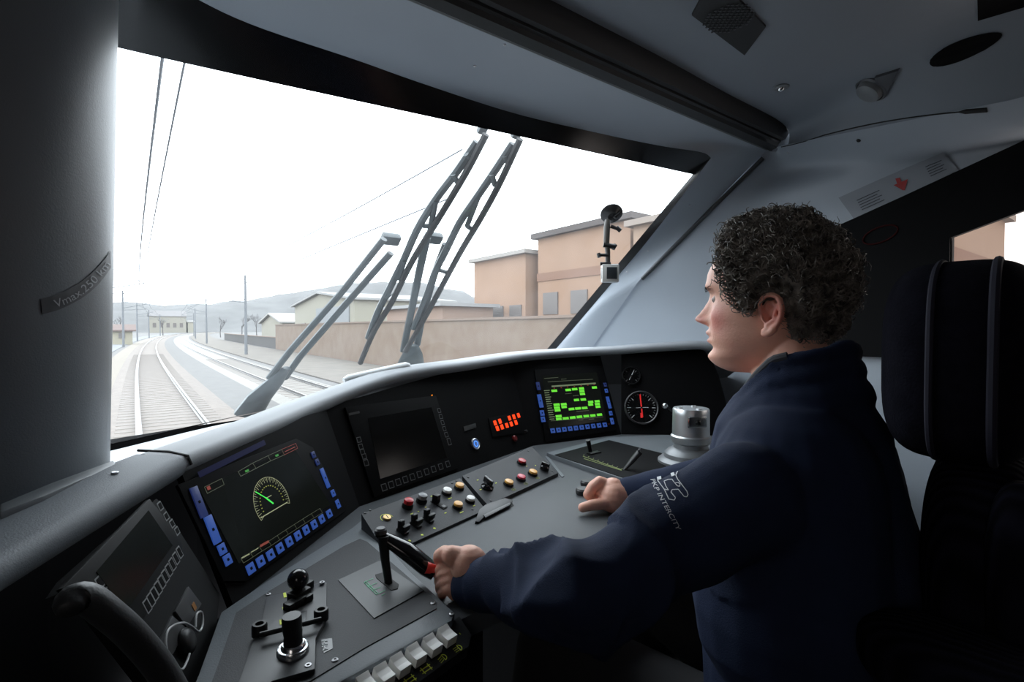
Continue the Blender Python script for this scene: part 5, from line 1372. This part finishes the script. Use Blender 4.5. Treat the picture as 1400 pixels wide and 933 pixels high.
# ================================================================== the driver
def skin_mat():
    m = mat('skin', S(232, 176, 154), .5, bump=.25, bscale=260, var=.04, vscale=30)
    nt = m.node_tree; b = nt.nodes['Principled BSDF']; b.inputs['Subsurface Weight'].default_value = .12; b.inputs['Subsurface Radius'].default_value = (.012, .005, .003); b.inputs['Subsurface Scale'].default_value = 1
    return m
skin = skin_mat()
SC = 1 / 830.0
HD = .845
EARC = W(1048, 437, HD)                  # left ear hole
HYAW = math.radians(17)                  # head turned to the left of straight ahead
Fd = V((-math.sin(HYAW), math.cos(HYAW), -.0)); Ld = V((-math.cos(HYAW), -math.sin(HYAW), 0)); Ud = V((0, 0, 1))
# head tilt (slight)
HC = EARC - Ld * .074                    # centre of the head at ear height
HS = 1.09
def Hp(f, l, u): return HC + Fd * (f * (HS if f > 0 else 1.0)) + Ld * l * 1.03 + Ud * (u * HS)
HM = Matrix(((Fd.x, Ld.x, Ud.x, HC.x), (Fd.y, Ld.y, Ud.y, HC.y), (Fd.z, Ld.z, Ud.z, HC.z), (0, 0, 0, 1)))
front = [(-.086, .060), (-.080, .076), (-.072, .087), (-.062, .0925), (-.052, .0895), (-.045, .0875), (-.030, .092), (-.012, .092), (.0, .090), (.02, .089), (.04, .0895), (.055, .096), (.065, .0975), (.085, .094), (.105, .084), (.125, .062), (.14, .030), (.149, -.02)]
back = [(-.086, .01), (-.075, -.02), (-.06, -.045), (-.04, -.062), (-.02, -.078), (0, -.090), (.03, -.101), (.06, -.104), (.09, -.098), (.115, -.080), (.135, -.055), (.149, -.02)]
width = [(-.086, .018), (-.078, .030), (-.07, .038), (-.06, .049), (-.045, .058), (-.03, .063), (-.01, .066), (.01, .070), (.04, .073), (.07, .075), (.095, .070), (.115, .059), (.13, .043), (.142, .023), (.149, .001)]
def nose(u):   # ridge height in front of the face plane
    return sinterp([(-.014, 0), (-.009, .007), (-.004, .021), (.001, .030), (.006, .0295), (.015, .022), (.028, .013), (.040, .006), (.050, .001), (.056, 0)], u)
def face_pt(u, a):
    """a: angle, 0 = front, +90 = left"""
    ff, bb, w = sinterp(front, u) + .0065 * max(0, min(1, (.13 - u) / .05)), sinterp(back, u), sinterp(width, u)
    c = (ff + bb) / 2 + .012 * max(0, min(1, (u + .05) / .05)); ca, sa = math.cos(a), math.sin(a)
    ex = 2.25 if ca > 0 else 2.1
    rf = (ff - c) if ca > 0 else (c - bb)
    f = c + math.copysign(abs(ca) ** (2 / ex), ca) * rf; l = math.copysign(abs(sa) ** (2 / ex), sa) * w
    if ca > 0:
        g = lambda x, s: math.exp(-(x / s) ** 2)
        nz = nose(u); sn_ = .0075 + .006 * g(u - .0, .009)
        f += nz * g(l, sn_)
        f += .007 * g(abs(l) - .0135, .005) * g(u - .000, .006)             # nostril wings
        f -= .0095 * g(abs(l) - .030, .013) * g(u - .036, .0115)             # eye sockets
        f += .0075 * g(abs(l) - .030, .011) * g(u - .0345, .0085)             # lids
        f += .0035 * g(abs(l) - .026, .020) * g(u - .056, .007)             # brow
        f += .006 * g(abs(l) - .048, .016) * g(u - .008, .016)              # cheek bone
        lm_ = g(l, .020)
        f += .0085 * lm_ * g(u + .0205, .0055) + .0082 * lm_ * g(u + .035, .0055) - .0035 * g(l, .026) * g(u + .0285, .0022)
        f -= .003 * g(l, .02) * g(u + .046, .005)
        f += .004 * g(l, .016) * g(u + .062, .010)
        f -= .0025 * g(abs(l) - .030, .006) * g(u + .018, .014)             # nasolabial fold
    return f, l
body = MB()
rows = []
NU_, NA = 110, 120
for i in range(NU_ + 1):
    u = -.086 + (.149 + .086) * i / NU_
    rows.append([Hp(*face_pt(u, 2 * math.pi * j / NA - math.pi), u) for j in range(NA)])
vs = [p for r in rows for p in r]; fs = []
for i in range(NU_):
    for j in range(NA): fs.append((i * NA + j, i * NA + (j + 1) % NA, (i + 1) * NA + (j + 1) % NA, (i + 1) * NA + j))
fs.append(tuple(range(NA - 1, -1, -1))); fs.append(tuple(range(NU_ * NA, NU_ * NA + NA)))
body.add(vs, fs)
# ears
for sgn in (1, -1):
    ec = Hp(-.004, .073 * sgn, .002); ES = .93
    def E(f, u, l=0.0, sgn=sgn, ec=ec): return Hp(-.004 + f * .92, (.0725 + l) * sgn, .004 + u * .92)
    helix = [E(.012, .004, .000), E(.014, .018, .006), E(.008, .031, .011), E(-.006, .035, .015), E(-.018, .028, .018), E(-.023, .012, .018), E(-.020, -.004, .014), E(-.012, -.017, .010), E(-.003, -.026, .007), E(.006, -.028, .004), E(.009, -.020, .002)]
    body.tube(cat(helix, 30), [.0034 + .0014 * math.sin(k / 29 * math.pi) + (.0022 if 20 < k < 28 else 0) for k in range(30)], 8)
    # bowl of the ear: plate between helix and head
    bowl = [E(.006, .010, -.002), E(.002, .022, .004), E(-.008, .024, .008), E(-.014, .012, .009), E(-.012, -.004, .006), E(-.004, -.016, .003), E(.003, -.008, -.001)]
    cb = E(-.003, .005, -.006)
    for k in range(len(bowl)): body.capsule(bowl[k], bowl[(k + 1) % len(bowl)], .0034, .0034, 8)
    for p in bowl[1:5]: body.capsule(p, cb, .0032, .006, 8)
    body.capsule(E(-.016, .018, .013), E(-.010, .002, .009), .0036, .0034, 8)
    body.capsule(E(.004, -.014, .003), E(-.012, -.004, .012), .0042, .0036, 8)
    body.capsule(E(.004, -.024, .003), E(-.002, -.014, .004), .0058, .0044, 8)
    body.capsule(E(.010, .000, .0015), E(.008, -.006, .002), .0045, .0035, 8)
# neck, shoulders, arms inside the sleeves, trunk, legs
NB = V((.885, .395, 1.03))
body.capsule(Hp(-.030, 0, -.03), NB, .054, .054, 24)
body.capsule(Hp(.004, 0, -.052), NB + V((-.005, .035, .03)), .030, .035, 16)
SL, SR = V((.685, .370, .965)), V((1.06, .40, .985))
EL, ER = V((.455, .455, .860)), V((1.075, .62, .86))
WL, WR = W(662, 792, .80), W(862, 682, 1.20)
body.capsule(NB, SL, .05, .045); body.capsule(NB, SR, .05, .045)
body.capsule(NB, V((.87, .36, .80)), .10, .12, 20); body.capsule(V((.87, .36, .80)), V((.86, .33, .50)), .12, .13, 20)
body.capsule(SL, EL, .042, .036); body.capsule(EL, WL, .036, .026); body.capsule(SR, ER, .042, .036); body.capsule(ER, WR, .036, .026)
for s, kx in ((-.10, .68), (.10, 1.02)):
    hp_ = V((.86 + s, .33, .52)); kn = V((kx, .76, .555)); an = V((kx, .86, .12)); body.capsule(hp_, kn, .075, .055, 16); body.capsule(kn, an, .052, .036, 14); body.capsule(an, an + V((0, .16, -.06)), .038, .03, 12)
# hands -----------------------------------------------------------
def finger(mb, pts, r0, r1):
    n = len(pts)
    for k in range(n - 1): mb.capsule(pts[k], pts[k + 1], r0 + (r1 - r0) * k / (n - 1), r0 + (r1 - r0) * (k + 1) / (n - 1), 12)
c10 = lambda x, y: (565.5 + x / 7.771, 730 + y / 7.771)
# left hand: back of the hand to the camera, fingers wrapped over the grip end
def LH(x, y, d): return W(*c10(x, y), d)
D0 = .815
body.capsule(WL, LH(590, 330, .800), .026, .030, 18)
palm = [((600, 300), (500, 262), .022, .0170, .004), ((560, 350), (400, 330), .025, .0125, .004), ((540, 430), (400, 412), .024, .0120, .0), ((500, 520), (400, 500), .021, .0115, -.004), ((450, 610), (390, 585), .015, .0105, -.008)]
for (a, b, ra, rb, dd) in palm: body.capsule(LH(*a, .808 + dd), LH(*b, .806 + dd), ra, rb, 16)
body.capsule(LH(580, 270, .800), LH(400, 232, .800), .0175, .0155, 14); body.capsule(LH(440, 330, .812), LH(430, 570, .806), .012, .0105, 14)
fin = [([(520, 262), (430, 225), (330, 208), (278, 232), (268, 268)], .0150, .0095, -.004),
       ([(395, 322), (320, 345), (268, 392), (262, 440)], .0088, .0070, .008),
       ([(390, 408), (318, 432), (266, 474), (262, 520)], .0086, .0069, .002),
       ([(385, 498), (320, 522), (272, 560), (275, 600)], .0083, .0067, -.004),
       ([(385, 585), (335, 605), (298, 635), (308, 672)], .0078, .0063, -.010)]
for k, (P, r0, r1, dd) in enumerate(fin):
    pts = [LH(x, y, .800 + dd + [0, .004, .014, .026, .034][i]) for i, (x, y) in enumerate(P)]
    finger(body, pts, r0, r1)
# right hand: fist resting on the desk, thumb forward
c11 = lambda x, y: (780 + x / 7.778, 640 + y / 7.778)
DR = 1.20
def RH(x, y, d=0): return W(*c11(x, y), DR + d)
body.capsule(WR, RH(470, 300, .0), .030, .034, 18)
body.capsule(RH(450, 240, .01), RH(355, 185, .02), .030, .017, 16); body.capsule(RH(440, 320, 0), RH(345, 270, .01), .030, .020, 16); body.capsule(RH(440, 380, -.01), RH(350, 375, -.012), .022, .016, 14)
for P, r0, r1 in [([(360, 170, .012), (305, 150, .010), (230, 215, .006), (185, 285, .004), (225, 325, .010), (290, 330, .014)], .0135, .0108),
                  ([(370, 165, .034), (310, 140, .034), (235, 190, .030), (195, 255, .028), (220, 310, .032)], .0130, .0105),
                  ([(380, 180, .056), (325, 155, .056), (250, 205, .052), (215, 270, .050)], .0125, .0102),
                  ([(390, 200, .076), (340, 180, .076), (270, 230, .072)], .0115, .0098),
                  ([(400, 370, -.015), (320, 385, -.020), (220, 398, -.024), (130, 422, -.024)], .0150, .0112)]:
    finger(body, [RH(*p) for p in P], r0, r1)
me = remeshed(body, .0022, 2, .45)
person = link('person', me, skin, None, 80)
tag(person, 'curly-haired driver in a navy jacket seated at the console, left hand on the drive lever', 'person')
# lips, redder cheek and ear tones by place on the face
def tone(m, spots):
    nt = m.node_tree; b = nt.nodes['Principled BSDF']; src = b.inputs['Base Color'].links[0].from_socket
    geo = nt.nodes.new('ShaderNodeTexCoord')
    for (p, r, col, fac) in spots:
        loc = V(p) - person.location
        vs_ = nt.nodes.new('ShaderNodeVectorMath'); vs_.operation = 'DISTANCE'; vs_.inputs[1].default_value = loc
        nt.links.new(geo.outputs['Object'], vs_.inputs[0])
        mr = nt.nodes.new('ShaderNodeMapRange'); mr.interpolation_type = 'SMOOTHSTEP'; mr.inputs['From Min'].default_value = 0; mr.inputs['From Max'].default_value = r; mr.inputs['To Min'].default_value = fac; mr.inputs['To Max'].default_value = 0
        nt.links.new(vs_.outputs['Value'], mr.inputs['Value'])
        mx = nt.nodes.new('ShaderNodeMix'); mx.data_type = 'RGBA'; nt.links.new(mr.outputs[0], mx.inputs[0]); nt.links.new(src, mx.inputs[6]); mx.inputs[7].default_value = (*col, 1)
        src = mx.outputs[2]
    nt.links.new(src, b.inputs['Base Color'])
tone(skin, [(Hp(.100, .012, -.0275), .018, S(178, 100, 96), .8), (Hp(.08, .05, .0), .045, S(206, 112, 100), .75), (Hp(-.01, .09, .01), .045, S(214, 110, 98), .8), (Hp(.115, .01, .0), .022, S(205, 118, 108), .7), (Hp(.05, .06, -.05), .045, S(186, 128, 112), .4), (Hp(.10, .0, .10), .05, S(222, 176, 158), .6)])
# eyes and brows
eyew = mat('eye_white_shaded', (.22, .17, .15), .45, spec=.2); iris = mat('iris', (.05, .045, .035), .15)  # eye white carries painted shade, darkened to the tone of shadowed skin
for s in (1, -1):
    e = MB().sphere(Matrix.Translation(Hp(.0780, .030 * s, .0345)), .0118, 20, 14).build('eyeball', eyew, person)
    MB().sphere(Matrix.Translation(Hp(.0852, .0300 * s, .0345)), .0056, 14, 10).build('iris', iris, e)
hairm = mat('hair', (.032, .026, .022), .5, col2=(.30, .27, .235), vscale=60)
brow = MB(); rnd = random.Random(3)
for s in (1, -1):
    for k in range(60):
        t = rnd.random(); l = .012 + .034 * t; f, ll = face_pt(.052 + .003 * rnd.uniform(-1, 1) + .003 * math.sin(t * 3), math.asin(min(.99, l / .08)) * s)
        p = Hp(f + .0012, l * s, .052 + .004 * rnd.uniform(-1, 1)); brow.tube([p, p + (Ld * s * .006 + Ud * .0015 - Fd * .002)], [.0005, .0002], 3)
brow.build('eyebrow', mat('brow_hair', (.035, .028, .024), .6), person)
# hair: base volume and curls in one mesh
def hairline(a):
    """lowest u of hair at head angle a (deg from front)"""
    a = abs(a)
    return interp([(0, .122), (30, .120), (46, .114), (57, .098), (65, .058), (72, .016), (84, .010), (92, .038), (104, .042), (112, .0), (125, -.030), (150, -.045), (180, -.05)], a)
hb_ = MB(); rows = []
NH = 72
for i in range(34):
    r = []
    for j in range(NH):
        a = -180 + 360 * j / NH; u0 = hairline(a); u = u0 + (.148 - u0) * (i / 33)
        f, l = face_pt(u, math.radians(a)); th = .002 + (.016 if f > -.05 else .010) * min(1, (i / 33) * 4.0) + (.001 + .006 * noise.noise(V((f * 40, l * 40, u * 40)))) * min(1, (i / 33) * 4.0) * (1 + .35 * min(1, max(0, (u - .05) / .06)))
        c = V((-.01, 0, .03)); n_ = (V((f, l, u)) - c).normalized(); p = V((f, l, u)) + n_ * th
        r.append(Hp(*p))
    rows.append(r)
vs = [p for r in rows for p in r]; fs = []
for i in range(33):
    for j in range(NH): fs.append((i * NH + j, i * NH + (j + 1) % NH, (i + 1) * NH + (j + 1) % NH, (i + 1) * NH + j))
fs.append(tuple(range(33 * NH, 34 * NH))); fs.append(tuple(range(NH - 1, -1, -1)))
hb_.add(vs, fs)
rnd = random.Random(11)
cnt = 0
while cnt < 3000:
    a = rnd.uniform(-180, 180); u0 = hairline(a); t = rnd.random() ** .85
    if -30 > a and rnd.random() < .4: continue
    u = u0 + (.147 - u0) * t
    f, l = face_pt(u, math.radians(a)); n_ = (V((f, l, u)) - V((-.01, 0, .03))).normalized()
    th = .003 + (.016 if f > -.05 else .010) * min(1, t * 4.0) + rnd.uniform(0, .009) * min(1, t * 3)
    p0 = V((f, l, u)) + n_ * th
    tan = V((rnd.gauss(0, 1), rnd.gauss(0, 1), rnd.gauss(0, 1) + (-.6 if u0 < .09 or t > .35 else .9))); tan = (tan - n_ * tan.dot(n_)).normalized(); d = (tan + n_ * rnd.uniform(.0, .55)).normalized()
    s1_ = d.cross(n_).normalized(); s2_ = d.cross(s1_).normalized()
    R_ = rnd.uniform(.0035, .008); L_ = rnd.uniform(.010, .026) * (1 if u > .03 else .7); tw = rnd.uniform(1.0, 1.9) * 2 * math.pi; ph = rnd.uniform(0, 6.28)
    pts = []
    for k in range(10):
        q = k / 9; an = ph + tw * q; pp = p0 + d * (L_ * q) + s1_ * (R_ * math.cos(an)) + s2_ * (R_ * math.sin(an)); pts.append(Hp(*pp))
    rr2 = rnd.uniform(.0009, .0019); hb_.tube(pts, [rr2 * (1 - .6 * k / 9) for k in range(10)], 4, cap=False); cnt += 1
hair = hb_.build('hair', hairm, person, smooth=60, fixn=False); hair['label'] = 'curly dark brown hair going grey at the temples'
# ------------------------------------------------------------------ jacket
jk = MB()
navy = mat('jacket_navy', (.013, .021, .050), .85, bump=.35, bscale=500, var=.08, vscale=20, spec=.2)
jk.capsule(V((.875, .385, .99)), V((.865, .36, .78)), .135, .165, 24)
jk.capsule(V((.865, .36, .78)), V((.86, .33, .52)), .165, .18, 24)
jk.capsule(V((.80, .36, .97)), V((.79, .36, .78)), .12, .14, 20); jk.capsule(V((.97, .39, .96)), V((.95, .37, .78)), .115, .14, 20)
jk.capsule(V((.87, .385, 1.005)), SL + V((.02, 0, -.015)), .085, .078, 20); jk.capsule(V((.89, .39, 1.005)), SR, .085, .072, 20)
jk.capsule(V((.76, .42, .95)), V((.80, .44, .86)), .07, .08, 18)
# left sleeve
def sleeve(P, R):
    for k in range(len(P) - 1): jk.capsule(P[k], P[k + 1], R[k], R[k + 1], 20)
sleeve([SL, SL.lerp(EL, .45) + V((0, .01, .0)), EL, EL.lerp(WL, .35), EL.lerp(WL, .75), W(649, 800, .795)], [.076, .070, .062, .056, .045, .0415])
sleeve([SR, ER, ER.lerp(WR, .6), W(858, 676, 1.21)], [.075, .062, .050, .043])
# collar
for k in range(26):
    a = 2 * math.pi * k / 26; b_ = 2 * math.pi * (k + 1) / 26
    def colp(a):
        fr_ = math.sin(a); x = .885 + .078 * math.cos(a); y = .392 + .078 * fr_; z = 1.148 - .075 * max(0, fr_) + .022 * max(0, -fr_) - .02 * max(0, math.cos(a)); return V((x, y, z))
    if 75 < math.degrees(a) < 100: continue
    jk.capsule(colp(a), colp(b_), .0105, .0105, 8); jk.capsule(colp(a) - V((0, 0, .03)) , colp(b_) - V((0, 0, .03)), .016, .016, 8); jk.capsule(colp(a) - V((0, 0, .07)) , colp(b_) - V((0, 0, .07)), .028, .028, 8)
jme = remeshed(jk, .0055, 4, .5)
# cloth folds: push the surface in and out along soft creases
fold_c = []
for v in jme.vertices: pass
nrm = [v.normal.copy() for v in jme.vertices]
def arm_t(p, a, b):
    d = b - a; t = (p - a).dot(d) / d.length_squared; return t, (p - (a + d * max(0, min(1, t)))).length
for v, n in zip(jme.vertices, nrm):
    p = v.co; h = 0
    t, dist = arm_t(p, EL, WL)
    if dist < .11 and -.3 < t < 1.2:
        d = (WL - EL).normalized(); ax = p - EL; ang = math.atan2(ax.dot(d.cross(UPZ)), ax.z - d.z * 0)
        w_ = max(0, 1 - abs(t - .25) / .9); s1 = 1 - abs(math.sin(t * 3.9 + 1.2 + ang * .9 + 1.8 * noise.noise(p * 5))); s2 = 1 - abs(math.sin(t * 5.2 - ang * 1.1 + 1.6 * noise.noise(p * 6 + V((5, 1, 2)))))
        h += (.016 * s1 ** 1.4 + .012 * s2 ** 1.6 - .011) * w_
        if t > .93: h -= .004
    t2, d2_ = arm_t(p, SL, EL)
    if d2_ < .12 and t2 > .05: h += (.013 * (1 - abs(math.sin(t2 * 4.5 + p.z * 14 + 2.6 * noise.noise(p * 6)))) ** 1.6 - .004) * min(1, t2 * 1.5)
    h += .007 * noise.noise(p * 6.0) + .004 * noise.noise(V((p.x * 22, p.y * 10, p.z * 9)))
    v.co = p + n * h
jme.update()
bvj = None
jb = bmesh.new(); jb.from_mesh(jme); BV_J = BVHTree.FromBMesh(jb); jb.free()
jacket = link('jacket', jme, navy, person, 80); jacket['label'] = 'navy blue work jacket with white lettering on the left sleeve'
# shirt collar showing at the throat, lapel edge
sc2 = MB()
for k in range(14):
    a = math.radians(20 + k * 12)
cl = [colp(math.radians(q)) + V((0, 0, .004)) for q in range(195, 98, -6)]
sc2.tube(cl, .0075, 10)
o = sc2.build('shirt_collar', mat('lining_grey', (.035, .037, .045), .8), person); o['label'] = 'dark grey collar lining'
# trousers
tr = MB()
for s, kx in ((-.10, .68), (.10, 1.02)):
    hp_ = V((.86 + s, .33, .52)); kn = V((kx, .76, .555)); an = V((kx, .86, .14)); tr.capsule(hp_, kn, .105, .078, 18); tr.capsule(kn, an, .078, .062, 16)
tr.capsule(V((.76, .32, .51)), V((.96, .32, .51)), .12, .12, 18)
link('trousers', remeshed(tr, .009, 3), mat('trouser_black', (.012, .012, .014), .9), person, 80)
sh_ = MB()
for kx in (.68, 1.02): sblob(sh_, Matrix.Translation((kx, .95, .055)), .05, .14, .055, 2.6, 24, 14)
for kx in (.68, 1.02):
    mb = MB(); sblob(mb, Matrix.Translation((kx, .95, .056)), .052, .145, .055, 2.6, 24, 14); mb.build('shoe', blackm, person, smooth=60)
sh_.bm.free()
# sleeve lettering and emblem
white_t = mat('sleeve_white_print', (.55, .57, .60), .6)
tA, tB = V((889, 656, 0)), V((932, 727, 0)); td = (tB - tA).normalized(); tl_ = (tB - tA).length
tcv = arc([(889.3, 655.4, 0), (895.7, 670.9, 0), (908.5, 695.3, 0), (925.6, 727.5, 0)], 30)
def slfn(s, h):
    t = max(0, min(1, s)) * 29; i = min(int(t), 28); p = tcv[i].lerp(tcv[i + 1], t - i); d = (tcv[min(i + 2, 29)] - tcv[max(i - 1, 0)]).normalized()
    return p.x + d.y * h * 6.2, p.y - d.x * h * 6.2
text_on('PKP INTERCITY', slfn, BV_J, .0016, 'sleeve_lettering', white_t, jacket, shear=.2)
def jstroke(mb, pts, w, off=.0016):
    for a, b in zip(pts, pts[1:]):
        A_, B_ = V((*a, 0)), V((*b, 0)); d = (B_ - A_); L = d.length
        if L < .01: continue
        d.normalize(); n = V((d.y, -d.x, 0)) * w / 2; m = max(1, int(L / 4)); rows = []
        for i in range(m + 1):
            p = A_.lerp(B_, i / m); r = []
            for s in (-1, 1):
                q = p + n * s; h, _ = hb(q.x, q.y, BV_J, off)
                if h is None: break
                r.append(h)
            if len(r) < 2: rows = []; break
            rows.append(r)
        if rows: mb.grid(rows)
em = MB()
E_ = lambda x, y: (780 + x / 7.778, 640 + y / 7.778)
EP = lambda *ps: [E_(*p) for p in ps]
jstroke(em, EP((925, 120), (968, 110)), 5.2, .0016); jstroke(em, EP((1075, 85), (1110, 72)), 4.4)
jstroke(em, EP((930, 140), (1000, 235), (1048, 342), (1105, 352), (1118, 325), (1072, 268), (1085, 240), (1150, 236), (1210, 312), (1240, 315), (1252, 290), (1240, 255), (1145, 130), (1125, 85), (1145, 45)), 1.1)
jstroke(em, EP((1000, 150), (1045, 132), (1085, 130), (1110, 165), (1140, 200), (1165, 205), (1170, 180), (1150, 165), (1110, 170)), 1.0)
jstroke(em, EP((1000, 150), (1020, 205), (1045, 245), (1000, 235)), 1.0)
em.build('sleeve_emblem', white_t, jacket, smooth=0)
